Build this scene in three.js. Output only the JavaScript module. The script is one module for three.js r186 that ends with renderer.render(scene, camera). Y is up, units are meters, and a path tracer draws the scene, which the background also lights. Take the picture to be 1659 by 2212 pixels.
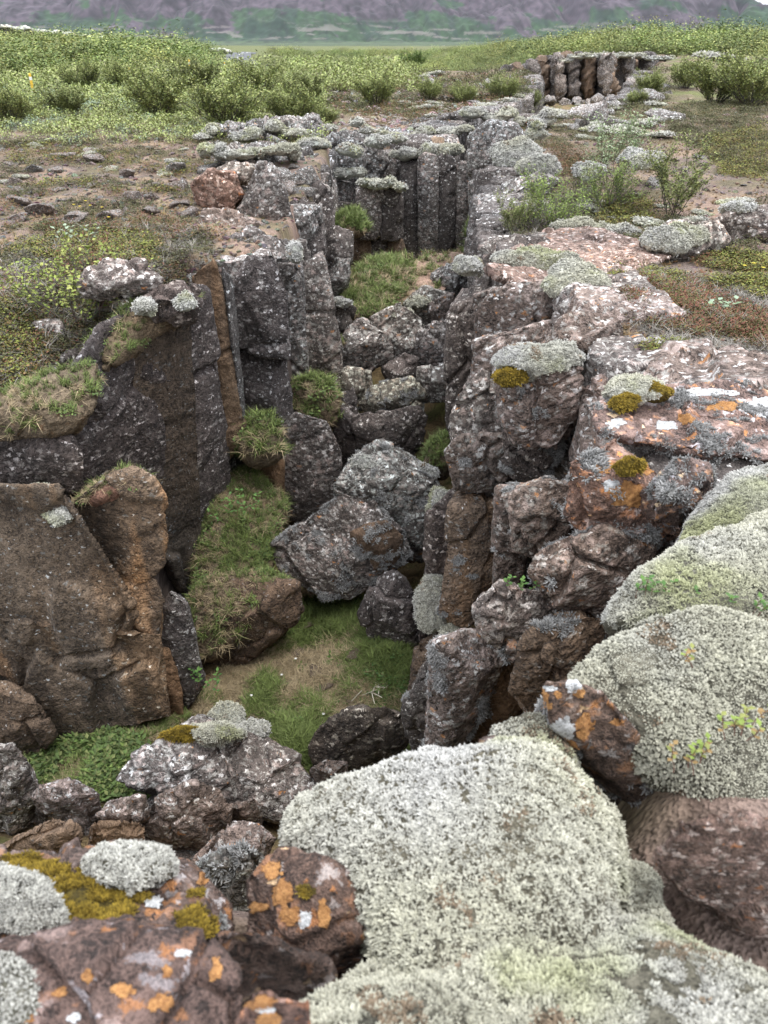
import * as THREE from 'three';
import { ConvexHull } from 'three/addons/math/ConvexHull.js';
import { MeshBVH } from 'three-mesh-bvh';

// ---------------------------------------------------------------- camera, sky, sun, exposure
const scene = new THREE.Scene();
const PITCH = 31.4 * Math.PI / 180, EYE = 1.6;
const camera = new THREE.PerspectiveCamera(67.2, 0.75, 0.05, 9000);
camera.position.set(0, EYE, 0);
camera.rotation.set(-PITCH, 0, 0);
camera.focus = 6;
camera.userData.fStop = 5.8;
const renderer = new THREE.WebGLRenderer({ antialias: true });
renderer.toneMapping = THREE.LinearToneMapping;
renderer.toneMappingExposure = 2.1;
renderer.shadowMap.enabled = true;
{
  const W = 256, H = 128, data = new Float32Array(W * H * 4);
  for (let j = 0; j < H; j++) for (let i = 0; i < W; i++) {
    const el = ((j + 0.5) / H - 0.5) * Math.PI, s = Math.max(0, Math.sin(el)), o = (j * W + i) * 4;
    const k = (0.60 + 0.62 * s) * (1 + 0.05 * Math.sin(i * 2 * Math.PI / W * 3 + s * 5) * (1 - s) * s * 4);
    data[o] = k * 0.97; data[o + 1] = k * 1.0; data[o + 2] = k * 1.06; data[o + 3] = 1;
  }
  const sky = new THREE.DataTexture(data, W, H, THREE.RGBAFormat, THREE.FloatType);
  sky.mapping = THREE.EquirectangularReflectionMapping; sky.magFilter = THREE.LinearFilter; sky.needsUpdate = true;
  scene.background = sky; scene.environment = sky;
}
const sun = new THREE.DirectionalLight(new THREE.Color(1, 0.96, 0.9), 0.9);
sun.position.set(5, 16, -3); sun.target.position.set(0, 0, -6); sun.castShadow = true; sun.shadow.radius = 45;
sun.shadow.mapSize.set(2048, 2048); Object.assign(sun.shadow.camera, { left: -40, right: 40, top: 40, bottom: -40, near: 0.5, far: 120 });
scene.add(sun, sun.target);
scene.fog = new THREE.FogExp2(new THREE.Color(0.80, 0.88, 1.0), 0.000035);

// ---------------------------------------------------------------- numbers
const clamp = (x, a, b) => Math.min(b, Math.max(a, x)), lerp = (a, b, t) => a + (b - a) * t;
const sstep = (a, b, x) => { const t = clamp((x - a) / (b - a), 0, 1); return t * t * (3 - 2 * t); };
const rng = (s) => { let a = (s * 2654435761) >>> 0; return () => { a = (a + 0x6d2b79f5) | 0; let t = Math.imul(a ^ (a >>> 15), 1 | a); t = (t + Math.imul(t ^ (t >>> 7), 61 | t)) ^ t; return ((t ^ (t >>> 14)) >>> 0) / 4294967296; }; };
const hash3 = (x, y, z) => { let h = Math.imul(x, 374761393) ^ Math.imul(y, 668265263) ^ Math.imul(z, 1274126177); h = Math.imul(h ^ (h >>> 13), 1103515245); h ^= h >>> 16; return (h >>> 0) / 4294967296; };
function vn(x, y, z) {
  const i = Math.floor(x), j = Math.floor(y), k = Math.floor(z); let a = x - i, b = y - j, c = z - k;
  a = a * a * (3 - 2 * a); b = b * b * (3 - 2 * b); c = c * c * (3 - 2 * c);
  return lerp(lerp(lerp(hash3(i, j, k), hash3(i + 1, j, k), a), lerp(hash3(i, j + 1, k), hash3(i + 1, j + 1, k), a), b),
    lerp(lerp(hash3(i, j, k + 1), hash3(i + 1, j, k + 1), a), lerp(hash3(i, j + 1, k + 1), hash3(i + 1, j + 1, k + 1), a), b), c) * 2 - 1;
}
const fbm = (x, y, z, o = 3) => { let s = 0, a = 0.5, f = 1; for (let i = 0; i < o; i++) { s += a * vn(x * f + i * 17.3, y * f - i * 9.1, z * f + i * 5.7); a *= 0.5; f *= 2.03; } return s; };
const W3 = [0, 0, 0];
function worley(x, y, z) {                       // nearest, second nearest, id of nearest
  const i = Math.floor(x), j = Math.floor(y), k = Math.floor(z); let f1 = 9, f2 = 9, id = 0;
  for (let a = -1; a < 2; a++) for (let b = -1; b < 2; b++) for (let c = -1; c < 2; c++) {
    const X = i + a, Y = j + b, Z = k + c, h = hash3(X, Y, Z), dx = X + h - x, dy = Y + ((h * 57.3) % 1) - y, dz = Z + ((h * 913.7) % 1) - z, d = dx * dx + dy * dy + dz * dz;
    if (d < f1) { f2 = f1; f1 = d; id = (h * 7919) % 1; } else if (d < f2) f2 = d;
  }
  W3[0] = Math.sqrt(f1); W3[1] = Math.sqrt(f2); W3[2] = id; return W3;
}
const V = (x, y, z) => new THREE.Vector3(x, y, z), EYE_AT = new THREE.Vector3(0, EYE, 0);
const COS = Math.cos(PITCH), SIN = Math.sin(PITCH), FOC = 1106 / Math.tan(67.2 / 2 * Math.PI / 180);
const ray = (px, py) => { const u = (px - 829.5) / FOC, v = (1106 - py) / FOC; return [u, v * COS - SIN, COS + v * SIN]; };    // per unit of depth: right, up, forward
const at = (px, py, D) => { const r = ray(px, py), t = D / r[2]; return V(r[0] * t, EYE + r[1] * t, -D); };          // the point D metres ahead that stands there

// ---------------------------------------------------------------- names and descriptions
const used = new Map();
function numbered(n) { const k = used.get(n) ?? 0; used.set(n, k + 1); return k ? n + '_' + String(k).padStart(3, '0') : n; }
function tag(o, name, label, category, group, kind) {
  o.name = numbered(name); o.userData = {};
  if (label) o.userData.label = label; if (category) o.userData.category = category; if (group) o.userData.group = group; if (kind) o.userData.kind = kind;
  o.traverse((c) => { c.castShadow = c.receiveShadow = true; }); scene.add(o); return o;
}
function part(o, name, parent, kind) { o.name = name; o.castShadow = o.receiveShadow = true; if (kind) o.userData.kind = kind; parent.add(o); return o; }

// ---------------------------------------------------------------- procedural textures
const enc = (x) => { x = clamp(x, 0, 1); return 255 * (x <= 0.0031308 ? x * 12.92 : 1.055 * Math.pow(x, 1 / 2.4) - 0.055); };
function tileNoise(N, cells, seed) {             // periodic value noise on an N x N grid
  const out = new Float32Array(N * N);
  for (let y = 0; y < N; y++) { const fy = y / N * cells, j = Math.floor(fy); let b = fy - j; b = b * b * (3 - 2 * b);
    for (let x = 0; x < N; x++) { const fx = x / N * cells, i = Math.floor(fx); let a = fx - i; a = a * a * (3 - 2 * a);
      const i1 = (i + 1) % cells, j1 = (j + 1) % cells;
      out[y * N + x] = lerp(lerp(hash3(i, j, seed), hash3(i1, j, seed), a), lerp(hash3(i, j1, seed), hash3(i1, j1, seed), a), b) * 2 - 1; } }
  return out;
}
function makeTex(N, seed, c0, c1, layers, spots, bumpy = 1) {
  const n = N * N, f = new Float32Array(n), rgb = new Float32Array(n * 3), h = new Float32Array(n), R = rng(seed);
  for (const [cells, amp, ha] of layers) { const t = tileNoise(N, cells, seed * 31 + cells); for (let i = 0; i < n; i++) { f[i] += t[i] * amp; h[i] += t[i] * (ha ?? amp); } }
  for (let i = 0; i < n; i++) { const t = clamp(0.5 + f[i], 0, 1); for (let c = 0; c < 3; c++) rgb[i * 3 + c] = lerp(c0[c], c1[c], t); }
  for (const s of spots) for (let k = 0; k < s.n; k++) {
    const r = s.r0 + (s.r1 - s.r0) * Math.pow(R(), s.pow ?? 2), cx = R() * N, cy = R() * N, ph = R() * 6.28, ph2 = R() * 6.28, el = 0.65 + 0.5 * R(), br = 1 + (R() - 0.5) * (s.vary ?? 0.5), al = (s.a ?? 0.8) * (0.6 + 0.4 * R());
    const q = Math.ceil(r * 1.7);
    for (let dy = -q; dy <= q; dy++) for (let dx = -q; dx <= q; dx++) {
      const X = ((Math.floor(cx) + dx) % N + N) % N, Y = ((Math.floor(cy) + dy) % N + N) % N, an = Math.atan2(dy, dx), d = Math.hypot(dx * el, dy / el) / (r * (1 + 0.28 * Math.sin(3 * an + ph) + 0.18 * Math.sin(7 * an + ph2)));
      const i = Y * N + X, e = d + f[i] * (s.rag ?? 0.7); if (e > 1) continue;
      const w = al * sstep(1, s.soft ?? 0.75, e) * (s.ring ? 0.45 + 0.55 * sstep(0.35, 0.8, d) : 1);
      for (let c = 0; c < 3; c++) rgb[i * 3 + c] = lerp(rgb[i * 3 + c], s.c[c] * br * (1 + f[i] * 0.5), w);
      h[i] += (s.b ?? 0) * w;
    }
  }
  const m = new Uint8Array(n * 4), hb = new Uint8Array(n * 4); let lo = 1e9, hi = -1e9;
  for (let i = 0; i < n; i++) { lo = Math.min(lo, h[i]); hi = Math.max(hi, h[i]); }
  for (let i = 0; i < n; i++) { for (let c = 0; c < 3; c++) m[i * 4 + c] = enc(rgb[i * 3 + c]); m[i * 4 + 3] = 255; hb[i * 4] = hb[i * 4 + 1] = hb[i * 4 + 2] = 255 * (h[i] - lo) / (hi - lo); hb[i * 4 + 3] = 255; }
  const mk = (d, srgb) => { const t = new THREE.DataTexture(d, N, N); t.wrapS = t.wrapT = THREE.RepeatWrapping; t.magFilter = THREE.LinearFilter; if (srgb) t.colorSpace = THREE.SRGBColorSpace; t.needsUpdate = true; return t; };
  return { map: mk(m, true), bump: mk(hb, false) };
}
const FINE = [[6, 0.22, 0.5], [17, 0.22, 0.4], [47, 0.28, 0.35], [121, 0.38, 0.4], [311, 0.45, 0.4], [512, 0.3, 0.25]];
const WHITE = [0.62, 0.63, 0.62], GREY = [0.33, 0.33, 0.31], PINKG = [0.36, 0.30, 0.275], ORANGE = [0.62, 0.27, 0.07], OCHRE = [0.34, 0.2, 0.03], DARK = [0.022, 0.019, 0.018];
function rockMat(seed, tile, c0, c1, spots, bump, N = 1024, rough = 0.94) {
  const t = makeTex(N, seed, c0, c1, FINE, spots);
  const m = new THREE.MeshStandardMaterial({ map: t.map, bumpMap: t.bump, bumpScale: bump, roughness: rough, vertexColors: true });
  m.userData.tile = tile; return m;
}
const M = {
  dark: rockMat(1, 1.6, [0.025, 0.022, 0.021], [0.099, 0.088, 0.082], [{ n: 5000, r0: 1, r1: 3.4, c: DARK, a: 0.75, b: -0.6 }, { n: 900, r0: 2, r1: 8, c: DARK, a: 0.7, b: -0.6 }, { n: 1500, r0: 2, r1: 13, c: GREY, a: 0.6, b: 0.15, pow: 3 }, { n: 700, r0: 1.5, r1: 9, c: WHITE, a: 0.85, b: 0.15, pow: 3 }], 0.03),
  lichen: rockMat(2, 1.5, [0.036, 0.032, 0.030], [0.118, 0.104, 0.095], [{ n: 5000, r0: 1, r1: 3.4, c: DARK, a: 0.75, b: -0.6 }, { n: 900, r0: 2, r1: 9, c: DARK, a: 0.75, b: -0.6 }, { n: 2300, r0: 3, r1: 16, c: GREY, a: 0.66, b: 0.25, pow: 2 }, { n: 600, r0: 3, r1: 20, c: PINKG, a: 0.6, b: 0.2 }, { n: 800, r0: 1.5, r1: 13, c: WHITE, a: 0.9, b: 0.25, pow: 3 }, { n: 30, r0: 4, r1: 14, c: ORANGE, a: 0.5, b: 0.1 }], 0.034),
  pink: rockMat(3, 1.5, [0.056, 0.044, 0.038], [0.188, 0.150, 0.128], [{ n: 5000, r0: 1, r1: 3.4, c: DARK, a: 0.75, b: -0.6 }, { n: 1000, r0: 2, r1: 9, c: DARK, a: 0.75, b: -0.6 }, { n: 900, r0: 3, r1: 20, c: PINKG, a: 0.7, b: 0.25 }, { n: 1200, r0: 2, r1: 13, c: GREY, a: 0.7, b: 0.25 }, { n: 620, r0: 1.5, r1: 15, c: WHITE, a: 0.9, b: 0.25, pow: 3 }, { n: 90, r0: 3, r1: 15, c: ORANGE, a: 0.5, b: 0.1 }], 0.034),
  brown: rockMat(4, 1.8, [0.055, 0.040, 0.029], [0.180, 0.132, 0.092], [{ n: 5000, r0: 1, r1: 3.4, c: DARK, a: 0.75, b: -0.6 }, { n: 500, r0: 2, r1: 7, c: DARK, a: 0.6, b: -0.5 }, { n: 650, r0: 2, r1: 9, c: GREY, a: 0.6, b: 0.15, pow: 3 }, { n: 260, r0: 1.5, r1: 7, c: WHITE, a: 0.85, b: 0.15, pow: 3 }], 0.026),
  rust: rockMat(5, 1.8, [0.11, 0.07, 0.042], [0.25, 0.168, 0.105], [{ n: 3000, r0: 1, r1: 3, c: [0.05, 0.035, 0.025], a: 0.6, b: -0.5 }, { n: 200, r0: 2, r1: 7, c: GREY, a: 0.5, b: 0.1, pow: 3 }], 0.022),
  front: rockMat(6, 0.62, [0.035, 0.026, 0.023], [0.16, 0.118, 0.10], [{ n: 1500, r0: 1.5, r1: 6, c: DARK, a: 0.75, b: -0.5 }, { n: 420, r0: 3, r1: 15, c: DARK, a: 0.75, b: -0.6 }, { n: 90, r0: 6, r1: 46, c: PINKG, a: 0.6, b: 0.1 }, { n: 75, r0: 6, r1: 40, c: [0.42, 0.24, 0.14], a: 0.55, b: 0.1 }, { n: 70, r0: 4, r1: 26, c: [0.46, 0.225, 0.085], a: 0.8, b: 0.2 }, { n: 85, r0: 5, r1: 30, c: [0.42, 0.43, 0.45], a: 0.85, b: 0.2 }, { n: 14, r0: 8, r1: 30, c: [0.7, 0.56, 0.36], a: 0.8, b: 0.2 }], 0.016),
  soil: rockMat(7, 1.7, [0.150, 0.118, 0.100], [0.33, 0.265, 0.228], [{ n: 2200, r0: 1.5, r1: 6, c: [0.095, 0.07, 0.058], a: 0.6, b: -0.2 }, { n: 900, r0: 2, r1: 9, c: [0.42, 0.33, 0.285], a: 0.7, b: 0.5, pow: 3 }, { n: 160, r0: 3, r1: 14, c: [0.30, 0.16, 0.095], a: 0.5, b: 0.5, pow: 3 }], 0.03),
  moss: rockMat(8, 0.30, [0.19, 0.19, 0.15], [0.50, 0.50, 0.43], [{ n: 900, r0: 3, r1: 12, c: [0.07, 0.068, 0.05], a: 0.7, b: -0.8, soft: 0.3 }, { n: 1500, r0: 3, r1: 9, c: [0.60, 0.60, 0.53], a: 0.7, b: 0.6, soft: 0.3 }], 0.012, 512, 1),
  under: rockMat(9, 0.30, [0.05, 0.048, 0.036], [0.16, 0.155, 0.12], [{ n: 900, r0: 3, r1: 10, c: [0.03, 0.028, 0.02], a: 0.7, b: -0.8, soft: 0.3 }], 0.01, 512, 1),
  white: rockMat(11, 1, [0.42, 0.43, 0.44], [0.74, 0.75, 0.76], [{ n: 260, r0: 2, r1: 6, c: [0.2, 0.19, 0.18], a: 0.6, b: -0.4 }], 0.004, 256, 1),
  orange: rockMat(12, 1, [0.26, 0.115, 0.04], [0.56, 0.30, 0.115], [{ n: 300, r0: 2, r1: 6, c: [0.2, 0.09, 0.04], a: 0.6, b: -0.4 }], 0.004, 256, 1),
  gold: rockMat(10, 0.35, [0.06, 0.045, 0.008], [0.21, 0.15, 0.02], [{ n: 700, r0: 3, r1: 12, c: [0.03, 0.022, 0.006], a: 0.7, b: -0.8, soft: 0.3 }], 0.012, 512, 1),
};
const vcol = (rough = 0.9, extra = {}) => new THREE.MeshStandardMaterial({ vertexColors: true, roughness: rough, side: THREE.DoubleSide, ...extra });
const LEAF = vcol(0.75), BARK = vcol(0.95), TUFT = vcol(1), FLAT = vcol(0.95);

// ---------------------------------------------------------------- rocks: a convex core from points, split, roughened and cracked
function rockGeo(points, { edge = 0.05, p = 110, amp = 0.03, cell = 0.3, block = 0.03, crack = 0.03, fine = 0.008, cuts = 2, mid = 0.018, seed = 1, tile = 1.5, tint = [1, 1, 1], pale = 1.45, top = 1.3, stain = 0, maxN = 110 } = {}) {
  const R = rng(seed), hull = new ConvexHull().setFromPoints(points), planes = [];
  const c = V(0, 0, 0); for (const q of points) c.add(q); c.multiplyScalar(1 / points.length);
  const addPlane = (n, d) => { if (d < 1e-4) return; for (const k of planes) if (k[0] * n.x + k[1] * n.y + k[2] * n.z > 0.985) { if (d > k[3]) k[3] = (k[3] + d) / 2; return; } planes.push([n.x, n.y, n.z, d]); };
  for (const f of hull.faces) addPlane(f.normal, f.constant - f.normal.dot(c));
  for (let i = 0; i < cuts; i++) {
    const n = V(R() * 2 - 1, R() * 1.6 - 0.6, R() * 2 - 1).normalize(); let s = 0; for (const q of points) s = Math.max(s, n.dot(q) - n.dot(c));
    planes.push([n.x, n.y, n.z, s * (0.72 + 0.2 * R())]);
  }
  const lo = V(1e9, 1e9, 1e9), hi = V(-1e9, -1e9, -1e9); for (const q of points) { lo.min(q); hi.max(q); } lo.sub(c); hi.sub(c);
  const L = [lo.x, lo.y, lo.z], H = [hi.x, hi.y, hi.z], size = Math.min(H[0] - L[0], H[1] - L[1], H[2] - L[2]);
  const N = [0, 1, 2].map((a) => clamp(Math.ceil((H[a] - L[a]) / edge), 5, maxN));
  const pos = [], idx = [], weld = [], ids = new Map(); let nW = 0;
  const grow = Math.pow(2.2, 1 / p) * 1.045, ou = R() * 5, ov = R() * 5, sx = R() * 40, sz = R() * 40;
  for (let ax = 0; ax < 3; ax++) for (const sg of [-1, 1]) {
    const a = (ax + 1) % 3, b = (ax + 2) % 3, na = N[a], nb = N[b], base = pos.length / 3;
    for (let j = 0; j <= nb; j++) for (let i = 0; i <= na; i++) {
      const q = [0, 0, 0], fa = (i / na) * 2 - 1, fb = (j / nb) * 2 - 1;
      q[ax] = sg > 0 ? H[ax] : L[ax]; q[a] = fa > 0 ? fa * H[a] : -fa * L[a]; q[b] = fb > 0 ? fb * H[b] : -fb * L[b];
      let mx = 1e-9; for (const k of planes) { const v = (k[0] * q[0] + k[1] * q[1] + k[2] * q[2]) / k[3]; if (v > mx) mx = v; }
      let s = 0, nx = 0, ny = 0, nz = 0;
      for (const k of planes) { const v = (k[0] * q[0] + k[1] * q[1] + k[2] * q[2]) / k[3] / mx; if (v > 0.5) { const w = Math.pow(v, p); s += w; nx += k[0] * w; ny += k[1] * w; nz += k[2] * w; } }
      const r = Math.pow(s, -1 / p) / mx * grow, nl = 1 / Math.hypot(nx, ny, nz); nx *= nl; ny *= nl; nz *= nl;
      let x = c.x + q[0] * r, y = c.y + q[1] * r, z = c.z + q[2] * r;
      let d = amp * size * fbm(x / size * 1.6 + sx, y / size * 1.6, z / size * 1.6 + sz, 3) * 1.4;
      if (cell) {
        const wx = 0.25 * vn(x * 3 / cell * 0.3, y, z * 2), w = worley(x / cell + sx + wx, y / cell * 0.8, z / cell + sz - wx), e = w[1] - w[0];
        d += block * (w[2] - 0.5) * 2 * sstep(0, 0.08, e) - crack * sstep(0.09, 0.0, e) * (0.3 + 0.7 * sstep(-0.2, 0.3, vn(x * 2.1, y * 2.1, z * 2.1)));
      }
      if (mid) d += mid * (1 - 2 * Math.abs(fbm(x * 4.3 + 5, y * 4.3, z * 4.3, 3))) - mid * 0.6;
      d += fine * 1.25 * (fbm(x * 16, y * 16, z * 16, 3) + 0.7 * vn(x * 70, y * 70, z * 70));
      pos.push(x + nx * d, y + ny * d, z + nz * d);
            const key = q.map((t, m) => Math.round((t - L[m]) / (H[m] - L[m]) * 4096)).join(); let id = ids.get(key); if (id === undefined) { id = nW++; ids.set(key, id); } weld.push(id);
    }
    for (let j = 0; j < nb; j++) for (let i = 0; i < na; i++) { const o = base + j * (na + 1) + i; if (sg > 0) idx.push(o, o + 1, o + na + 2, o, o + na + 2, o + na + 1); else idx.push(o, o + na + 2, o + 1, o, o + na + 1, o + na + 2); }
  }
  const acc = new Float32Array(nW * 3), n = pos.length / 3, nor = new Float32Array(n * 3), col = new Float32Array(n * 3);
  for (let t = 0; t < idx.length; t += 3) {
    const A = idx[t] * 3, B = idx[t + 1] * 3, C = idx[t + 2] * 3, ux = pos[B] - pos[A], uy = pos[B + 1] - pos[A + 1], uz = pos[B + 2] - pos[A + 2], vx = pos[C] - pos[A], vy = pos[C + 1] - pos[A + 1], vz = pos[C + 2] - pos[A + 2];
    const X = uy * vz - uz * vy, Y = uz * vx - ux * vz, Z = ux * vy - uy * vx;
    for (let e = 0; e < 3; e++) { const w = weld[idx[t + e]] * 3; acc[w] += X; acc[w + 1] += Y; acc[w + 2] += Z; }
  }
  for (let i = 0; i < n; i++) {
    const w = weld[i] * 3, l = 1 / (Math.hypot(acc[w], acc[w + 1], acc[w + 2]) + 1e-12); for (let k = 0; k < 3; k++) nor[i * 3 + k] = acc[w + k] * l;
    const x = pos[i * 3], y = pos[i * 3 + 1], z = pos[i * 3 + 2];
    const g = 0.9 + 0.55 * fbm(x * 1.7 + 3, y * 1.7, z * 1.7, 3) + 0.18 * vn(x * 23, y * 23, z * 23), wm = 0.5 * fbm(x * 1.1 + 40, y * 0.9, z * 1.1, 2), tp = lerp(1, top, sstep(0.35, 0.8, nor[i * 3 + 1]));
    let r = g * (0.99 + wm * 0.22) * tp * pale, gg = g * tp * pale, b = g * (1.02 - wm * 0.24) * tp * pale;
    if (stain) { const s = sstep(0.02, 0.2, fbm(x * 5 + 11, y * 0.45, z * 5, 3)) * stain; r *= lerp(1, 1.85, s); gg *= lerp(1, 1.55, s); b *= lerp(1, 1.2, s); const k = lerp(1, 0.42, sstep(0.04, 0.2, fbm(x * 6 - 7, y * 0.4, z * 5, 2)) * stain); r *= k; gg *= k; b *= k; }
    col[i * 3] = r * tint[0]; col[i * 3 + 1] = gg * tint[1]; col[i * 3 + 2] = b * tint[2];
  }
  // each triangle takes the texture along the axis it faces most, so that nothing is stretched
  const P2 = [], N2 = [], C2 = [], U2 = [], I2 = [], made = new Map();
  for (let t = 0; t < idx.length; t += 3) {
    let X = 0, Y = 0, Z = 0; for (let e = 0; e < 3; e++) { const v = idx[t + e] * 3; X += nor[v]; Y += nor[v + 1]; Z += nor[v + 2]; } X = Math.abs(X); Y = Math.abs(Y) * 0.95; Z = Math.abs(Z);
    const axis = X > Y && X > Z ? 0 : Y > Z ? 1 : 2;
    for (let e = 0; e < 3; e++) { const v = idx[t + e], k = v * 3 + axis; let w = made.get(k); if (w === undefined) { w = P2.length / 3; made.set(k, w); const x = pos[v * 3], y = pos[v * 3 + 1], z = pos[v * 3 + 2]; P2.push(x, y, z); N2.push(nor[v * 3], nor[v * 3 + 1], nor[v * 3 + 2]); C2.push(col[v * 3], col[v * 3 + 1], col[v * 3 + 2]); U2.push((axis === 0 ? z : x) / tile + ou + axis * 0.37, (axis === 1 ? z : y) / tile + ov); } I2.push(w); }
  }
  const geo = new THREE.BufferGeometry();
  geo.setAttribute('position', new THREE.Float32BufferAttribute(P2, 3)); geo.setAttribute('normal', new THREE.Float32BufferAttribute(N2, 3));
  geo.setAttribute('uv', new THREE.Float32BufferAttribute(U2, 2)); geo.setAttribute('color', new THREE.Float32BufferAttribute(C2, 3));
  geo.setIndex(I2); return geo;
}
let SEED = 100;
// a stone whose outline, D metres ahead, is pts ([px, py, extra distance]); it bulges towards the eye by `bulge` and is `th` thick behind
function stonePoints(D, pts, { th = 0.6, bulge = 0.12, back = 0.78, sink = 0.25, seed = 1, slant, round, grow = 1 } = {}) {
  const R = rng(seed), front = pts.map(([x, y, d = 0]) => at(x, y, D + d + (slant ? (x - slant[0]) * slant[1] : 0))), c = V(0, 0, 0); for (const q of front) c.add(q); c.multiplyScalar(1 / front.length);
  const eye = V(0, EYE, 0).sub(c).normalize(), away = eye.clone().multiplyScalar(-th).add(V(0, -sink * th * 0.3, 0)), out = [...front];
  if (grow !== 1) for (const q of front) q.sub(c).multiplyScalar(grow).add(c);
  for (const [i, q] of front.entries()) {
    if (round || i % 3 === 0) out.push(c.clone().lerp(q, (round ? 0.5 : 0.25) + 0.35 * R()).addScaledVector(eye, bulge * (0.7 + 0.6 * R())));
    out.push(c.clone().lerp(q, back + 0.15 * R()).add(away));
  }
  return out;
}
function stone(mat, D, pts, o = {}) {
  const seed = o.seed ?? ++SEED, P = stonePoints(D, pts, { ...o, seed }), r = ray(pts[0][0], pts[0][1]);
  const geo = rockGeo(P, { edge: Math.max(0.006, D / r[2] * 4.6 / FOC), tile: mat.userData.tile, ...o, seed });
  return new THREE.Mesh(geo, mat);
}
const rock = (label, mat, D, pts, o = {}) => tag(stone(mat, D, pts, { grow: D > 7.4 && D < 11.5 ? 1.16 : 1, ...o }), o.name ?? 'boulder', label, o.cat ?? 'boulder', o.group);

// ---------------------------------------------------------------- tufts, blades, leaves
function fan(list) {                              // triangles [[x,y,z],[..],[..], colour x3] -> geometry
  const p = [], c = []; for (const t of list) for (let k = 0; k < 3; k++) { p.push(...t[k]); c.push(...t[3 + k]); }
  const g = new THREE.BufferGeometry(); g.setAttribute('position', new THREE.Float32BufferAttribute(p, 3)); g.setAttribute('color', new THREE.Float32BufferAttribute(c, 3)); g.computeVertexNormals(); return g;
}
const addv = (a, b, s = 1) => [a[0] + b[0] * s, a[1] + b[1] * s, a[2] + b[2] * s];
function spikes(seed, n, len, rad, spread, cb, ct) {          // a hoary moss shoot cluster
  const R = rng(seed), T = [];
  for (let i = 0; i < n; i++) {
    const an = R() * 6.28, sp = spread * Math.sqrt(R()), dir = [Math.cos(an) * sp, 1, Math.sin(an) * sp], l = len * (0.7 + 0.5 * R()), o = [Math.cos(an) * sp * len * 0.45, 0, Math.sin(an) * sp * len * 0.45], v = 0.8 + 0.4 * R();
    const mid = addv(o, dir, l * 0.62), tip = addv(o, dir, l), q = (k, y, r) => { const w = k * 2.094 + an; return [y[0] + Math.cos(w) * r, y[1], y[2] + Math.sin(w) * r]; };
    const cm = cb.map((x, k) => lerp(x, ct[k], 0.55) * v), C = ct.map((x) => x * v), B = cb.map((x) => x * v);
    for (let k = 0; k < 3; k++) { T.push([q(k, o, rad * 0.6), q(k + 1, o, rad * 0.6), q(k, mid, rad), B, B, cm]); T.push([q(k + 1, o, rad * 0.6), q(k + 1, mid, rad), q(k, mid, rad), B, cm, cm]); T.push([q(k, mid, rad), q(k + 1, mid, rad), tip, cm, cm, C]); }
  }
  return fan(T);
}
function blades(seed, n, len, wid, spread, cb, ct) {
  const R = rng(seed), T = [];
  for (let i = 0; i < n; i++) {
    const an = R() * 6.28, sp = spread * (0.3 + R()), l = len * (0.5 + 0.7 * R()), o = [(R() - 0.5) * len * 0.5, 0, (R() - 0.5) * len * 0.5], dx = Math.cos(an), dz = Math.sin(an), v = 0.75 + 0.5 * R();
    const pt = (t) => [o[0] + dx * sp * l * t * t, o[1] + l * (t - 0.35 * sp * t * t), o[2] + dz * sp * l * t * t], s = [-dz * wid, 0, dx * wid], B = cb.map((x) => x * v), C = ct.map((x) => x * v), m = pt(0.5);
    T.push([addv(pt(0), s), addv(pt(0), s, -1), addv(m, s, 0.8), B, B, C]); T.push([addv(pt(0), s, -1), addv(m, s, -0.8), addv(m, s, 0.8), B, C, C]); T.push([addv(m, s, 0.8), addv(m, s, -0.8), pt(1), C, C, C]);
  }
  return fan(T);
}
function leafTris(T, o, dir, up, len, wid, c) {   // an oval leaf bent along its midrib
  const s = [dir[1] * up[2] - dir[2] * up[1], dir[2] * up[0] - dir[0] * up[2], dir[0] * up[1] - dir[1] * up[0]], a = addv(addv(addv(o, dir, len * 0.45), s, wid), up, len * 0.08), b = addv(addv(addv(o, dir, len * 0.45), s, -wid), up, len * 0.08), e = addv(o, dir, len), m = addv(o, dir, len * 0.5);
  const d = c.map((x) => x * 0.88); T.push([o, a, m, c, c, c], [m, a, e, c, c, c], [o, m, b, d, d, d], [m, e, b, d, d, d]);
}
const rdir = (R, upb) => { const a = R() * 6.28, y = upb + (1 - upb) * R() * 0.9 - 0.1; const h = Math.sqrt(Math.max(0.05, 1 - y * y)); return [Math.cos(a) * h, y, Math.sin(a) * h]; };
function clump(seed, n, rad, hgt, leaf, cols) {   // low leafy plant
  const R = rng(seed), T = [];
  for (let i = 0; i < n; i++) {
    const a = R() * 6.28, r = rad * Math.sqrt(R()), o = [Math.cos(a) * r, hgt * R() * (1 - 0.5 * r / rad), Math.sin(a) * r], c = cols[Math.floor(R() * cols.length)], v = 0.75 + 0.5 * R(), d = rdir(R, 0.1), u = [R() - 0.5, 1, R() - 0.5];
    leafTris(T, o, d, u, leaf * (0.7 + 0.6 * R()), leaf * 0.3, c.map((x) => x * v));
  }
  return fan(T);
}
const mtx = new THREE.Matrix4(), quat = new THREE.Quaternion(), YUP = V(0, 1, 0);
function scatter(geo, mat, list) {                // list of [position, up, scale, colour]
  const im = new THREE.InstancedMesh(geo, mat, list.length), c = new THREE.Color();
  list.forEach(([p, n, s, k, w], i) => { quat.setFromUnitVectors(YUP, n).multiply(new THREE.Quaternion().setFromAxisAngle(YUP, w ?? i * 2.4)); mtx.compose(p, quat, typeof s === 'number' ? V(s, s, s) : s); im.setMatrixAt(i, mtx); im.setColorAt(i, c.setRGB(...k)); });
  return im;
}
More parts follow.
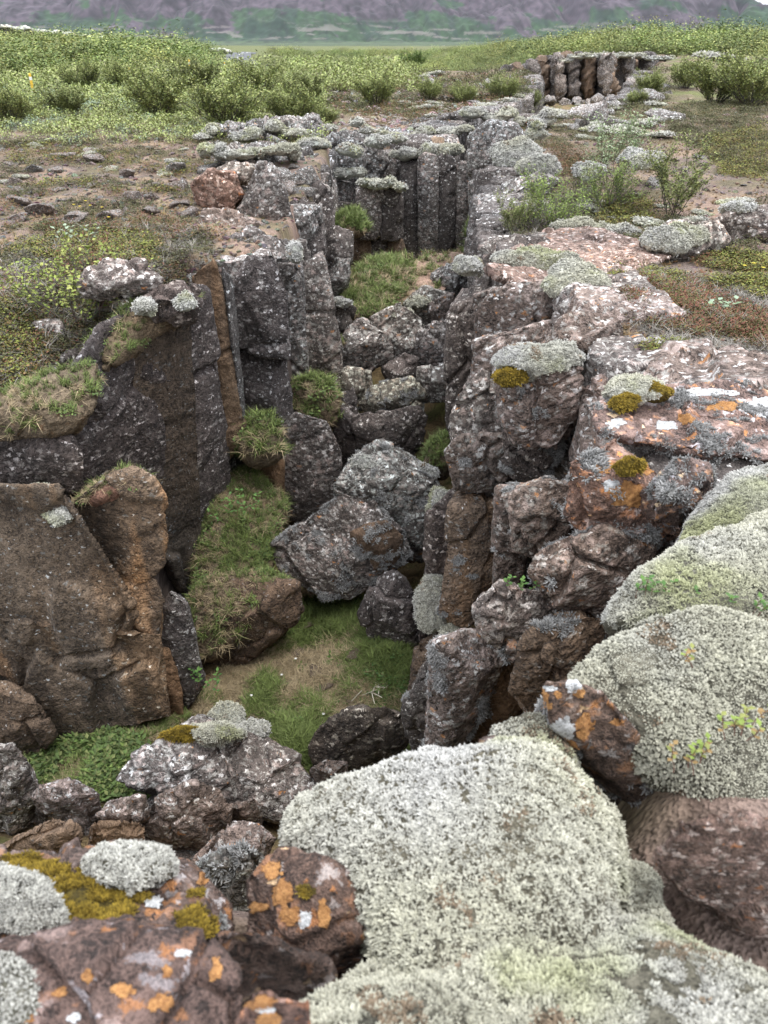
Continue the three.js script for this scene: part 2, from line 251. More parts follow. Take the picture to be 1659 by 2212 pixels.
function onMesh(mesh, count, seed, pick) {        // points on a mesh, area weighted, kept where pick(p, n) allows
  const g = mesh.geometry, P = g.attributes.position, I = g.index, n = I.count / 3, cum = new Float32Array(n), R = rng(seed), a = V(), b = V(), c = V(), out = []; let tot = 0;
  for (let i = 0; i < n; i++) { a.fromBufferAttribute(P, I.getX(i * 3)); b.fromBufferAttribute(P, I.getX(i * 3 + 1)); c.fromBufferAttribute(P, I.getX(i * 3 + 2)); tot += b.sub(a).cross(c.sub(a)).length() / 2; cum[i] = tot; }
  const want = typeof count === 'function' ? count(tot) : count;
  for (let k = 0; k < want; k++) {
    const t = R() * tot; let l = 0, h = n - 1; while (l < h) { const m = (l + h) >> 1; if (cum[m] < t) l = m + 1; else h = m; }
    a.fromBufferAttribute(P, I.getX(l * 3)); b.fromBufferAttribute(P, I.getX(l * 3 + 1)); c.fromBufferAttribute(P, I.getX(l * 3 + 2));
    let u = R(), v = R(); if (u + v > 1) { u = 1 - u; v = 1 - v; }
    const p = a.clone().multiplyScalar(1 - u - v).addScaledVector(b, u).addScaledVector(c, v), nn = b.clone().sub(a).cross(c.clone().sub(a)).normalize();
    const w = pick(p, nn, R); if (w) out.push([p, nn, w, R]);
  }
  return out;
}
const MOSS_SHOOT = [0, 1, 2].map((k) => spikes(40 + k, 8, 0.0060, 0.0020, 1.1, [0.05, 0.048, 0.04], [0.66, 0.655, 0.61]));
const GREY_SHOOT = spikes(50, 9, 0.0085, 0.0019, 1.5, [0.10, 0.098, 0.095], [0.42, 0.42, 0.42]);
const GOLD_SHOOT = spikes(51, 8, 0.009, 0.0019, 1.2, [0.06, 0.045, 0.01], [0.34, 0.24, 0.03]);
function shootsOn(parent, mesh, proto, per, size, seed, facing, colour, name, mask) {
  const list = onMesh(mesh, (A) => Math.min(90000, A * per), seed, (p, n) => n.y + 0.5 * (n.x * -p.x + n.z * -p.z + n.y * (EYE - p.y)) / p.distanceTo(EYE_AT) > facing && (!mask || mask(p, n)));
  if (!list.length) return;
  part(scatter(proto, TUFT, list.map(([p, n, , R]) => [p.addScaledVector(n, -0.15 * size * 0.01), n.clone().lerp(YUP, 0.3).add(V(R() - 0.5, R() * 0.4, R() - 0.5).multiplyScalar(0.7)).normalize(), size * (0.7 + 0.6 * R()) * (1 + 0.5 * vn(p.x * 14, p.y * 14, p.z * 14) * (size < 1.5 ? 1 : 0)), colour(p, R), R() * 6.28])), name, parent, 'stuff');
}
const mossTone = (p, R) => { const dead = sstep(0.34, 0.5, fbm(p.x * 10 + 50, p.y * 10, p.z * 10, 3)); if (R() < dead * 0.8) { const v = 0.5 + 0.4 * R(); return [v * 0.72, v * 0.56, v * 0.42]; } const g = sstep(0.1, 0.5, fbm(p.x * 4 + 9, p.y * 4, p.z * 4, 3)), w = sstep(-0.3, 0.3, fbm(p.x * 2.2, p.y * 2, p.z * 2.2 + 30, 2)), v = 0.78 + 0.44 * R(); return [v * lerp(lerp(1, 0.97, w), 0.80, g), v * lerp(lerp(1, 0.96, w), 0.83, g), v * lerp(lerp(1.04, 0.84, w), 0.55, g)]; };
const greyTone = (p, R) => { const v = 0.6 + 0.7 * R(); return [v, v, v * 0.99]; };
// a cushion of woolly moss over the outline pts
function cushion(label, D, pts, o = {}) {
  const near = D < 2.2, g = new THREE.Group();
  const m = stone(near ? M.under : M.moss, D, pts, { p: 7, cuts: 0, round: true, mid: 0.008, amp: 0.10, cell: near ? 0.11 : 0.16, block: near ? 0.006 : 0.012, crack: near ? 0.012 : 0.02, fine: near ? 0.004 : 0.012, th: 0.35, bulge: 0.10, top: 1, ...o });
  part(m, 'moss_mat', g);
  const px = D / ray(pts[0][0], pts[0][1])[2] / FOC, size = Math.max(0.88, px * 4.6 / 0.0075) * (o.size ?? 1), per = (o.per ?? 1.0) / Math.pow(0.0071 * size, 2);
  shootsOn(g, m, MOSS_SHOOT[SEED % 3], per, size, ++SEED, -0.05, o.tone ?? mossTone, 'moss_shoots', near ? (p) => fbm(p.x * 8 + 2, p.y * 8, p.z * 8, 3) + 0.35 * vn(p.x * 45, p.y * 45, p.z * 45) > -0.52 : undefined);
  return tag(g, 'moss_cushion', label, 'moss cushion', o.group);
}

const caster = new THREE.Raycaster(), trees = new Map();
function crust(host, mat, pts, name = 'lichen_patch', lift = 0.0022, n = 26) {
  const xs = pts.map((p) => p[0]), ys = pts.map((p) => p[1]), x0 = Math.min(...xs), x1 = Math.max(...xs), y0 = Math.min(...ys), y1 = Math.max(...ys), pos = [], uv = [], idx = [], at2 = new Map(), cx = (x0 + x1) / 2, cy = (y0 + y1) / 2; host.updateMatrixWorld(true);
  for (let j = 0; j <= n; j++) for (let i = 0; i <= n; i++) {
    const X = lerp(x0, x1, i / n), Y = lerp(y0, y1, j / n), k = 1 + 0.28 * vn(X / 9, Y / 9, n) + 0.15 * vn(X / 3.5, Y / 3.5, 7); if (!inPoly(pts, cx + (X - cx) / k, cy + (Y - cy) / k)) continue;
    const r = ray(X, Y); caster.set(EYE_AT, V(r[0], r[1], -r[2]).normalize()); if (!trees.has(host)) trees.set(host, new MeshBVH(host.geometry.clone())); const hit = trees.get(host).raycastFirst(caster.ray, THREE.DoubleSide); if (!hit) continue;
    const q = hit.point.clone().addScaledVector(hit.face.normal.dot(caster.ray.direction) > 0 ? hit.face.normal.negate() : hit.face.normal, lift * (1 + 0.4 * vn(X / 4, Y / 4, 3))); at2.set(j * (n + 1) + i, pos.length / 3); pos.push(q.x, q.y, q.z); uv.push(q.x * 8, (q.y - q.z) * 8);
  }
  for (let j = 0; j < n; j++) for (let i = 0; i < n; i++) { const c = [at2.get(j * (n + 1) + i), at2.get(j * (n + 1) + i + 1), at2.get((j + 1) * (n + 1) + i), at2.get((j + 1) * (n + 1) + i + 1)]; if (c.every((t) => t !== undefined)) idx.push(c[0], c[2], c[1], c[1], c[2], c[3]); }
  if (!idx.length) return;
  { const root = Array.from({ length: pos.length / 3 }, (_, i) => i), find = (i) => { while (root[i] !== i) i = root[i] = root[root[i]]; return i; }, size = new Map(); for (let t = 0; t < idx.length; t += 3) { root[find(idx[t])] = find(idx[t + 1]); root[find(idx[t + 1])] = find(idx[t + 2]); } for (const i of idx) size.set(find(i), (size.get(find(i)) ?? 0) + 1); const big = [...size].sort((a, b) => b[1] - a[1])[0][0], keep = []; for (let t = 0; t < idx.length; t += 3) if (find(idx[t]) === big) keep.push(idx[t], idx[t + 1], idx[t + 2]); idx.length = 0; idx.push(...keep); }
  const g = new THREE.BufferGeometry(); g.setAttribute('position', new THREE.Float32BufferAttribute(pos, 3)); g.setAttribute('uv', new THREE.Float32BufferAttribute(uv, 2)); g.setAttribute('color', new THREE.Float32BufferAttribute(new Float32Array(pos.length).fill(1), 3)); g.setIndex(idx); g.computeVertexNormals(); return part(new THREE.Mesh(g, mat), name, host);
}
const inPoly = (P, x, y) => { let k = false; for (let i = 0, j = P.length - 1; i < P.length; j = i++) if ((P[i][1] > y) !== (P[j][1] > y) && x < (P[j][0] - P[i][0]) * (y - P[i][1]) / (P[j][1] - P[i][1]) + P[i][0]) k = !k; return k; };
const blob = (x, y, w, h, n = 14) => Array.from({ length: n }, (_, i) => { const a = i / n * 6.283, k = 0.8 + 0.4 * hash3(x, y, i); return [x + Math.cos(a) * w / 2 * k, y + Math.sin(a) * h / 2 * k]; });

// ---------------------------------------------------------------- terrain
const FISSURE = [[-12, 1.0], [-0.25, 0.95], [0.3, 1.1], [0.55, 1.5], [0.86, 1.95], [1.05, 2.4], [1.08, 3], [1.06, 3.9], [1.12, 4.6], [1.1, 5.3], [0.92, 6.3], [0.93, 7], [1.04, 9], [1.22, 11], [1.4, 13], [1.68, 15.5], [2.35, 19.2], [3.2, 21.3], [5.3, 24.5], [8, 30], [11, 40], [15, 52], [22.5, 69.5], [10.6, 69.5], [9, 52], [7.2, 40], [5.2, 31], [3.7, 26], [2.6, 22.6], [1.75, 19.4], [1.45, 16.4], [1.3, 15.9], [-0.7, 15.6], [-0.66, 11], [-0.74, 9.3], [-0.72, 8.2], [-0.95, 7.0], [-1.6, 6.6], [-1.85, 5.8], [-2.1, 4.95], [-2.2, 4.6], [-12, 4.5]];
function fissure(x, D) {                          // signed distance, negative inside
  let d = 1e9, inside = false;
  for (let i = 0, j = FISSURE.length - 1; i < FISSURE.length; j = i++) {
    const [ax, ay] = FISSURE[j], [bx, by] = FISSURE[i], ex = bx - ax, ey = by - ay, t = clamp(((x - ax) * ex + (D - ay) * ey) / (ex * ex + ey * ey), 0, 1), q = Math.hypot(x - ax - ex * t, D - ay - ey * t);
    if (q < d) d = q; if ((ay > D) !== (by > D) && x < (bx - ax) * (D - ay) / (by - ay) + ax) inside = !inside;
  }
  return inside ? -d : d;
}
const FLOOR = [[0.9, 0.0], [1.2, -0.5], [1.8, -1.7], [2.7, -2.6], [3.3, -3.0], [6.8, -3.05], [7.6, -2.9], [9, -2.65], [10.2, -2.35], [11.5, -2.05], [13, -1.88], [15, -2.0], [20, -2.2], [24, -1.7], [40, -2.0], [66, -2.35], [80, -2.35]];
const ramp = (T, d) => { let i = 1; while (i < T.length - 1 && T[i][0] < d) i++; return lerp(T[i - 1][1], T[i][1], clamp((d - T[i - 1][0]) / (T[i][0] - T[i - 1][0]), 0, 1)); };
function ground(x, D, s = fissure(x, D)) {
  let h = 0.12 * fbm(x * 0.8, 1, D * 0.8, 3) + 0.06 * fbm(x * 3.4, 2, D * 3.4, 3) + sstep(12, 40, D) * 0.5 * fbm(x * 0.09, 3, D * 0.09, 3);
  h -= 0.36 * sstep(6.6, 4.3, D) * sstep(-0.8, -1.6, x);
  h += 0.36 * Math.exp(-Math.pow((D - 1.3) / 0.9, 2)) * sstep(0.25, 0.7, x);
  h += 0.12 * sstep(0.5, 1.5, x) * sstep(2, 3, D) * sstep(9, 5, D);
  h += sstep(32, 75, D) * (0.6 * sstep(-0.16, -0.42, x / D) * sstep(150, 100, D) + 0.5 * sstep(0.1, 0.3, x / D)) + sstep(70, 115, D) * 0.5 * sstep(0.02, 0.25, x / D) - sstep(40, 90, D) * 0.8 * sstep(0.22, 0.05, Math.abs(x / D + 0.02));
  h += 0.012 * sstep(0, 1, 1) * 0;
  h -= sstep(140, 420, D) * 1.5;
  if (s < 0.32) { const f = ramp(FLOOR, D) + 0.26 * fbm(x * 1.6, 5, D * 1.6, 3) + 0.07 * fbm(x * 6, 5, D * 6, 3); h = lerp(f, h, sstep(-0.05, 0.3, s)); }
  return h;
}
const NR = 720, NC = 300, GY = new Float32Array((NR + 1) * (NC + 1)), GS = new Float32Array((NR + 1) * (NC + 1)), rowD = (j) => 0.35 * Math.pow(900 / 0.35, j / NR);
for (let j = 0; j <= NR; j++) { const D = rowD(j); for (let i = 0; i <= NC; i++) { const x = ((i / NC) * 2 - 1) * (2.4 + 0.62 * D), s = fissure(x, D); GS[j * (NC + 1) + i] = s; GY[j * (NC + 1) + i] = ground(x, D, s); } }
function height(x, D) {                           // the ground sheet, read back between its points
  const a = clamp(Math.log(D / 0.35) / Math.log(900 / 0.35) * NR, 0, NR - 1e-3), b = clamp((x / (2.4 + 0.62 * D) + 1) / 2 * NC, 0, NC - 1e-3), j = Math.floor(a), i = Math.floor(b), o = j * (NC + 1) + i;
  return lerp(lerp(GY[o], GY[o + 1], b - i), lerp(GY[o + NC + 1], GY[o + NC + 2], b - i), a - j);
}
function groundAt(px, py) {                       // where the ground shows at that place
  const r = ray(px, py); let D = 0.5, last = 0.5;
  for (; D < 880; last = D, D *= 1.012) { const t = D / r[2]; if (EYE + r[1] * t < height(r[0] * t, D)) break; }
  let a = last, b = D; for (let i = 0; i < 9; i++) { const m = (a + b) / 2, t = m / r[2]; if (EYE + r[1] * t < height(r[0] * t, m)) b = m; else a = m; }
  const t = b / r[2]; return V(r[0] * t, height(r[0] * t, b), -b);
}
{
  const pos = [], uv = [], col = [], idx = [];
  const mixc = (a, b, t) => [lerp(a[0], b[0], t), lerp(a[1], b[1], t), lerp(a[2], b[2], t)];
  for (let j = 0; j <= NR; j++) {
    const D = rowD(j);
    for (let i = 0; i <= NC; i++) {
      const x = ((i / NC) * 2 - 1) * (2.4 + 0.62 * D), s = GS[j * (NC + 1) + i], y = GY[j * (NC + 1) + i];
      pos.push(x, y, -D); uv.push(x / 1.7, D / 1.7 - (y < -0.4 ? y / 1.7 : 0));
      // colour of the earth itself: bare soil, turf, scree; a multiplier on the soil map
      const n1 = fbm(x * 0.55 + 7, 0, D * 0.55, 3), n2 = fbm(x * 1.7, 9, D * 1.7, 3), n3 = fbm(x * 5, 19, D * 5, 3);
      let c = mixc([0.80, 0.76, 0.76], [1.15, 1.0, 0.93], sstep(-0.3, 0.3, n1 + 0.5 * n3));
      c = mixc(c, [1.25, 1.15, 0.85], 0.7 * sstep(0.1, 0.35, n3 - n2));
      c = mixc(c, [0.55, 0.60, 0.30], 0.7 * sstep(0.05, 0.3, n2 + 0.25 * sstep(12, 30, D)));
      c = mixc(c, [0.60, 0.80, 0.32], sstep(18, 30, D) * sstep(-0.35, 0.1, n1 + (x < -0.02 * D ? 0.3 : -0.15)));
      c = mixc(c, [0.50, 0.72, 0.26], sstep(60, 200, D) * 0.8);
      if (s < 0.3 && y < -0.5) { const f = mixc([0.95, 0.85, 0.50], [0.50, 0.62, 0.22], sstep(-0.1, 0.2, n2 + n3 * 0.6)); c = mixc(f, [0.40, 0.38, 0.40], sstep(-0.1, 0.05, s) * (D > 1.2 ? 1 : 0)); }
      col.push(...c);
    }
  }
  for (let j = 0; j < NR; j++) for (let i = 0; i < NC; i++) { const o = j * (NC + 1) + i; idx.push(o, o + 1, o + NC + 2, o, o + NC + 2, o + NC + 1); }
  const g = new THREE.BufferGeometry(); g.setAttribute('position', new THREE.Float32BufferAttribute(pos, 3)); g.setAttribute('uv', new THREE.Float32BufferAttribute(uv, 2)); g.setAttribute('color', new THREE.Float32BufferAttribute(col, 3)); g.setIndex(idx); g.computeVertexNormals();
  tag(new THREE.Mesh(g, M.soil), 'ground', 'reddish brown soil and turf on both sides of the fissure and on its floor', null, null, 'structure');
}
// the mountain across the plain
{
  const NX = 900, pos = [], col = [], idx = [], X0 = -2000, X1 = 2300, zs = []; for (let z = 700; z < 2600; z += 100) zs.push(z); for (let z = 2600; z < 3500; z += 5) zs.push(z); for (let z = 3500; z < 5600; z += 90) zs.push(z);
  const NZ = zs.length - 1, rise = (x, z) => {
    const foot = 2900 + 160 * fbm(x / 420, 3, 0, 3), t = Math.max(0, z - foot), top = clamp((1560 - x) * 0.62, 20, 620), wob = 0.35 * fbm(x / 200, z / 260, 1, 2);
    const gul = 1 - Math.min(1, Math.abs(fbm(x / 190 + wob, z / 700, 4, 4)) * 3.2), base = Math.min(top, 0.13 * Math.min(t, 240) + 0.40 * Math.max(0, t - 130));
    return -3 + base * (1 - 0.30 * gul) + sstep(0, 160, t) * (34 * fbm(x / 110, z / 150, 2, 4) + 9 * fbm(x / 24, z / 30, 6, 2) - 16 * gul) + 5 * Math.max(0, fbm(x / 200, z / 200, 9, 3)) * sstep(1500, 2600, z);
  };
  for (let j = 0; j <= NZ; j++) for (let i = 0; i <= NX; i++) {
    const x = lerp(X0, X1, i / NX), z = zs[j], y = rise(x, z); pos.push(x, y, -z);
    const n = fbm(x / 120 + y / 110, y / 40 + 3, z / 300, 5), v = 0.85 + 0.9 * fbm(x / 14, y / 9, z / 40, 3), dx = Math.abs(rise(x + 9, z) - y) / 9;
    const green = sstep(0.07, -0.07, n * 1.25 + (y - 80) / 120 + (dx - 0.25) * 0.25), pale = sstep(0.16, 0.26, fbm(x / 90 + y / 40, y / 9, z / 400 + 12, 4)) * sstep(80, 30, y) * sstep(4, 12, y);
    const out = lerp(0.45, 1, sstep(0.02, 0.16, Math.abs(fbm(x / 70 + y / 200, y / 160, z / 900, 4)))); const scree = [0.082 * v * out, 0.062 * v * out, 0.080 * v * out], grass = [0.030 * v * lerp(1, out, 0.6), 0.066 * v * lerp(1, out, 0.6), 0.026 * v]; let c = [0, 1, 2].map((k) => lerp(scree[k], grass[k], green));
    c = [0, 1, 2].map((k) => lerp(c[k], [0.19, 0.17, 0.16][k], pale * 0.7)); if (y < 2) c = [0.06 * v, 0.095 * v, 0.04 * v]; col.push(...c);
  }
  for (let j = 0; j < NZ; j++) for (let i = 0; i < NX; i++) { const o = j * (NX + 1) + i; idx.push(o, o + 1, o + NX + 2, o, o + NX + 2, o + NX + 1); }
  const g = new THREE.BufferGeometry(); g.setAttribute('position', new THREE.Float32BufferAttribute(pos, 3)); g.setAttribute('color', new THREE.Float32BufferAttribute(col, 3)); g.setIndex(idx); g.computeVertexNormals();
  tag(new THREE.Mesh(g, FLAT), 'mountain', 'broad bare mountain with green lower slopes across the whole horizon', null, null, 'structure');
}

// ---------------------------------------------------------------- walls of the fissure: groups of rock columns
function wall(label, rows) {
  const g = new THREE.Group();
  for (const [mat, D, pts, o = {}] of rows) part(stone(M[mat], D, pts, { th: 0.9, bulge: 0.07, back: 0.95, sink: 0, amp: 0.03, cell: 0.45, block: 0.025, crack: 0.05, cuts: 2, p: 110, mid: 0.014, ...o }), 'rock_column', g);
  return tag(g, 'rock_wall', label, 'rock wall');
}

// the rest of both walls: columns standing in a row under each rim
function rimWall(label, line, o = {}) {
  const g = new THREE.Group(), R = rng(o.seed ?? 1), side = o.side ?? 1;
  for (let i = 0; i + 1 < line.length; i++) {
    const [ax, aD] = line[i], [bx, bD] = line[i + 1], len = Math.hypot(bx - ax, bD - aD), n = Math.max(1, Math.round(len / ((o.width ?? 0.36) * (1 + aD * 0.02)))), tx = (bx - ax) / len, tD = (bD - aD) / len, nx = -tD * side, nD = tx * side;   // (nx, nD) points away from the gap
    for (let k = 0; k < n; k++) {
      const f = (k + 0.5) / n, x = lerp(ax, bx, f), D = lerp(aD, bD, f), w = len / n * (0.62 + 0.15 * R()), dep = 0.25 + 0.2 * R(), inn = -0.06 + 0.14 * R() + (o.inset ?? 0), top = height(x + nx * 0.4, D + nD * 0.4) + (o.top ?? 0) - 0.06 + 0.14 * R(), bot = ramp(FLOOR, D) - 0.3, P = [];
      const cutAt = R() < 0.5 ? lerp(top, bot, 0.25 + 0.4 * R()) : bot, rows = [[top, cutAt, inn]]; if (cutAt !== bot) rows.push([cutAt + 0.02, bot, inn - 0.07 + 0.16 * R()]);
      for (const [y1, y0, off] of rows) { P.length = 0; for (const [u, d] of [[-w, off + 0.08 * R()], [-w * 0.4, off - 0.05], [w * 0.5, off - 0.06 * R()], [w, off + 0.1 * R()], [w, off + dep * 2], [-w, off + dep * 2]]) for (const y of [y1 - 0.07 * R(), y0 + 0.05 * R()]) P.push(V(x + tx * u + nx * d, y, -(D + tD * u + nD * d)));
        const m = R() < 0.35 ? M.dark : R() < 0.7 ? M.lichen : M[o.mat ?? 'lichen'], t = 0.85 + 0.35 * R();
        part(new THREE.Mesh(rockGeo(P, { edge: Math.max(0.02, D * 6 / FOC), seed: ++SEED, tile: m.userData.tile, cell: 0.4, block: 0.03, crack: 0.05, amp: 0.04, cuts: 2, tint: [t, t * 0.96, t * 0.95], maxN: 60 }), m), 'rock_column', g); }
    }
  }
  return tag(g, 'rock_wall', label, 'rock wall');
}
rimWall('long jagged left wall of the fissure running into the distance', [[-3.4, 4.5], [-2.2, 4.6], [-2.1, 4.95], [-1.85, 5.8], [-1.6, 6.6], [-0.95, 7.0], [-0.72, 8.2], [-0.74, 9.3], [-0.66, 11], [-0.7, 15.4]], { seed: 61, inset: 0.2, top: -0.16 });
rimWall('dark end wall of the fissure behind the upright columns', [[-0.75, 15.5], [1.35, 15.8]], { seed: 62, inset: 0.05 });
rimWall('long jagged right wall of the fissure running into the distance', [[0.86, 1.95], [1.05, 2.4], [1.08, 3], [1.06, 3.9], [1.12, 4.6], [1.1, 5.3], [0.92, 6.3], [0.93, 7], [1.04, 9], [1.22, 11], [1.4, 13], [1.68, 15.5], [2.35, 19.2]], { seed: 63, side: -1, mat: 'pink', inset: 0.05 });
rimWall('near side of the second fissure stretch, dark rim with lichen', [[1.45, 16.4], [1.75, 19.4], [2.6, 22.6], [3.7, 26], [5.2, 31], [7.2, 40], [9, 52]], { seed: 64, width: 0.8 });
rimWall('right rim of the second fissure stretch, low broken rocks', [[2.35, 19.2], [3.2, 21.3], [5.3, 24.5], [8, 30], [11, 40], [15, 52]], { seed: 65, side: -1, width: 0.8, top: 0.05 });
wall('near left block of the fissure wall, brown basalt with rusty streaks and a jagged crack', [
  ['brown', 4.25, [[-90, 1105], [60, 1085], [150, 1095], [185, 1190], [196, 1290], [232, 1312], [300, 1350], [338, 1382], [320, 1420], [130, 1440], [40, 1430], [-90, 1340]], { stain: 0.45, tint: [0.88, 0.90, 0.93], cell: 0.65, crack: 0.08, block: 0.045, mid: 0.012, bulge: 0.03, cuts: 1 }],
  ['brown', 4.3, [[158, 1090], [230, 1040], [285, 1022], [325, 1044], [352, 1092], [358, 1160], [347, 1222], [310, 1250], [250, 1265], [197, 1275], [180, 1190]], { stain: 1.2, cell: 0.9, tint: [1.1, 1.07, 1.04], mid: 0.010, bulge: 0.03, cuts: 0, th: 0.7 }],
  ['brown', 4.3, [[195, 1275], [330, 1240], [350, 1300], [345, 1385], [300, 1350], [232, 1312]], { stain: 0.7, tint: [1.0, 0.97, 0.95], th: 0.6, mid: 0.010 }],
  ['brown', 4.2, [[-90, 1330], [40, 1425], [130, 1432], [230, 1425], [340, 1375], [332, 1480], [362, 1545], [300, 1562], [130, 1584], [60, 1480], [-90, 1400]], { stain: 0.75, tint: [0.88, 0.89, 0.91], cell: 0.6, crack: 0.08, block: 0.05, bulge: -0.02, mid: 0.014, cuts: 1 }],
  ['rust', 4.38, [[330, 1395], [365, 1400], [395, 1500], [395, 1540], [345, 1550], [320, 1470]], { stain: 0.4, cell: 0, tint: [0.62, 0.6, 0.6], th: 0.5 }],
  ['dark', 4.45, [[352, 1310], [372, 1275], [402, 1298], [420, 1380], [436, 1475], [405, 1525], [375, 1480], [345, 1390]], { th: 0.6, cell: 0, tint: [1.15, 1.08, 1.05] }],
  ['brown', 4.0, [[-90, 1470], [20, 1470], [70, 1500], [118, 1585], [80, 1625], [0, 1645], [-90, 1620]], { tint: [0.66, 0.64, 0.64] }],
]);
wall('tall dark smooth basalt face below the grassy ledge on the left', [
  ['dark', 4.45, [[-90, 930], [60, 925], [150, 940], [168, 985], [172, 1055], [100, 1085], [-90, 1090]], { tint: [0.95, 0.85, 0.82] }],
  ['dark', 4.9, [[158, 810], [215, 720], [300, 680], [345, 690], [350, 1120], [310, 1130], [250, 1100], [175, 1090], [162, 960]], { cell: 0.9, tint: [0.80, 0.74, 0.75], th: 1, bulge: 0.0, cuts: 0, mid: 0.014, block: 0.04, crack: 0.07, slant: [200, 0.0042] }],
  ['brown', 4.82, [[285, 695], [330, 665], [410, 648], [418, 860], [432, 1120], [395, 1290], [345, 1190], [300, 1050]], { cell: 0.9, tint: [0.5, 0.52, 0.56], th: 1, bulge: 0.02, cuts: 1, mid: 0.012, slant: [200, 0.0042] }],
  ['dark', 5.02, [[388, 655], [432, 642], [446, 740], [470, 860], [498, 1010], [492, 1085], [440, 1180], [425, 1290], [385, 1270], [375, 1000]], { cell: 0.9, tint: [0.95, 0.87, 0.87], th: 1, bulge: 0.0, cuts: 0, mid: 0.014, block: 0.04, crack: 0.07, slant: [200, 0.0042] }],
]);
wall('rusty brown narrow column with a dark seam, left of the centre', [
  ['rust', 6.3, [[432, 592], [462, 570], [482, 620], [490, 690], [510, 820], [526, 905], [512, 1005], [490, 1010], [468, 870], [440, 700]], { stain: 0.35, cell: 0.5, tint: [0.60, 0.58, 0.57], th: 0.7 }],
  ['dark', 6.35, [[478, 570], [496, 600], [505, 760], [524, 880], [528, 960], [512, 900], [492, 720]], { cell: 0, th: 0.5 }],
]);
wall('dark left wall pillars with overhanging joints, behind the rusty column', [
  ['dark', 6.75, [[485, 600], [520, 560], [590, 560], [618, 640], [622, 770], [560, 765], [510, 745], [495, 690]], { tint: [1.05, 0.98, 0.98], cell: 0.7 }],
  ['dark', 6.9, [[512, 762], [560, 772], [618, 785], [632, 900], [600, 915], [530, 905], [520, 860]], { tint: [0.95, 0.88, 0.88], cell: 0 }],
  ['lichen', 7.7, [[605, 590], [650, 560], [660, 700], [655, 830], [630, 850], [618, 700]], { tint: [0.9, 0.88, 0.88] }],
  ['lichen', 6.8, [[608, 925], [640, 895], [705, 915], [732, 985], [738, 1060], [700, 1095], [655, 1122], [618, 1118]], { cell: 0.8, tint: [0.85, 0.78, 0.76], th: 0.8 }],
  ['rust', 6.65, [[545, 985], [590, 960], [612, 1000], [616, 1105], [600, 1110], [580, 1040]], { cell: 0, tint: [0.62, 0.56, 0.5], th: 0.6 }],
  ['lichen', 8.2, [[645, 620], [695, 545], [702, 650], [722, 735], [742, 800], [690, 850], [640, 870], [630, 760]], { cell: 0.5, tint: [1.05, 1.0, 0.98] }],
  ['dark', 9.4, [[585, 470], [650, 430], [690, 455], [702, 545], [690, 640], [640, 640], [600, 560]], { tint: [1.05, 1, 1] }],
  ['dark', 10.6, [[655, 412], [690, 390], [722, 425], [718, 520], [702, 575], [670, 560]], { tint: [1.1, 1.05, 1.05] }],
  ['lichen', 9.2, [[540, 480], [600, 440], [690, 445], [700, 480], [640, 560], [580, 560]], {}],
]);
wall('far left rim of tumbled dark basalt with pale moss, behind the pointed rock', [
  ['lichen', 16.2, [[425, 304], [500, 276], [600, 267], [692, 270], [702, 300], [690, 332], [600, 335], [510, 330]], { cell: 0.35, th: 2.2, block: 0.12, mid: 0.08, fine: 0.03 }],
  ['lichen', 12.6, [[470, 345], [520, 320], [600, 326], [645, 345], [655, 385], [560, 395], [490, 380]], { th: 1.5, cell: 0.3, block: 0.09, mid: 0.07, fine: 0.03 }],
  ['dark', 14.0, [[600, 330], [690, 315], [702, 370], [690, 420], [640, 415], [600, 380]], { th: 1.2, block: 0.06 }],
  ['lichen', 15.5, [[700, 308], [760, 300], [812, 310], [832, 350], [800, 400], [740, 410], [700, 380]], { th: 1.4, block: 0.12, cell: 0.35, mid: 0.08, fine: 0.03 }],
  ['lichen', 17.5, [[800, 300], [850, 285], [900, 300], [905, 345], [860, 380], [815, 360]], { th: 1.4, block: 0.12, cell: 0.35, mid: 0.08, fine: 0.03 }],
  ['dark', 19.5, [[870, 288], [940, 262], [1012, 250], [1016, 290], [960, 328], [880, 335]], { th: 1.6, block: 0.12, cell: 0.4, mid: 0.08, fine: 0.03 }],
]);
const columns = [];
for (const [x0, x1, y0, y1, D, m] of [[866, 906, 338, 552, 15.0, 'dark'], [903, 946, 336, 556, 14.85, 'lichen'], [943, 984, 340, 552, 14.95, 'dark'], [980, 1018, 352, 548, 15.05, 'lichen'], [768, 822, 402, 512, 13.7, 'lichen'], [818, 868, 398, 516, 13.8, 'dark'], [840, 900, 322, 420, 16, 'lichen'],
  [750, 800, 508, 566, 13.9, 'brown'], [796, 838, 512, 562, 14.0, 'dark'], [834, 874, 514, 560, 14.1, 'brown'], [715, 775, 440, 520, 14.1, 'dark'], [700, 770, 395, 450, 14.6, 'lichen']])
  columns.push([m, D, [[x0, y0 + 12], [x0 + (x1 - x0) * 0.35, y0 - 3], [x1 - 4, y0 + 4], [x1 + 2, y0 + 24], [x1, y1 - 8], [x1 - 9, y1 + 4], [x0 + 6, y1 + 3], [x0 - 1, y1 - 14]], { th: 1.0, tint: [1.12, 1.07, 1.05], cell: 0.6, block: 0.02 }]);
wall('upright dark basalt columns with white lichen closing the fissure in the middle', columns);
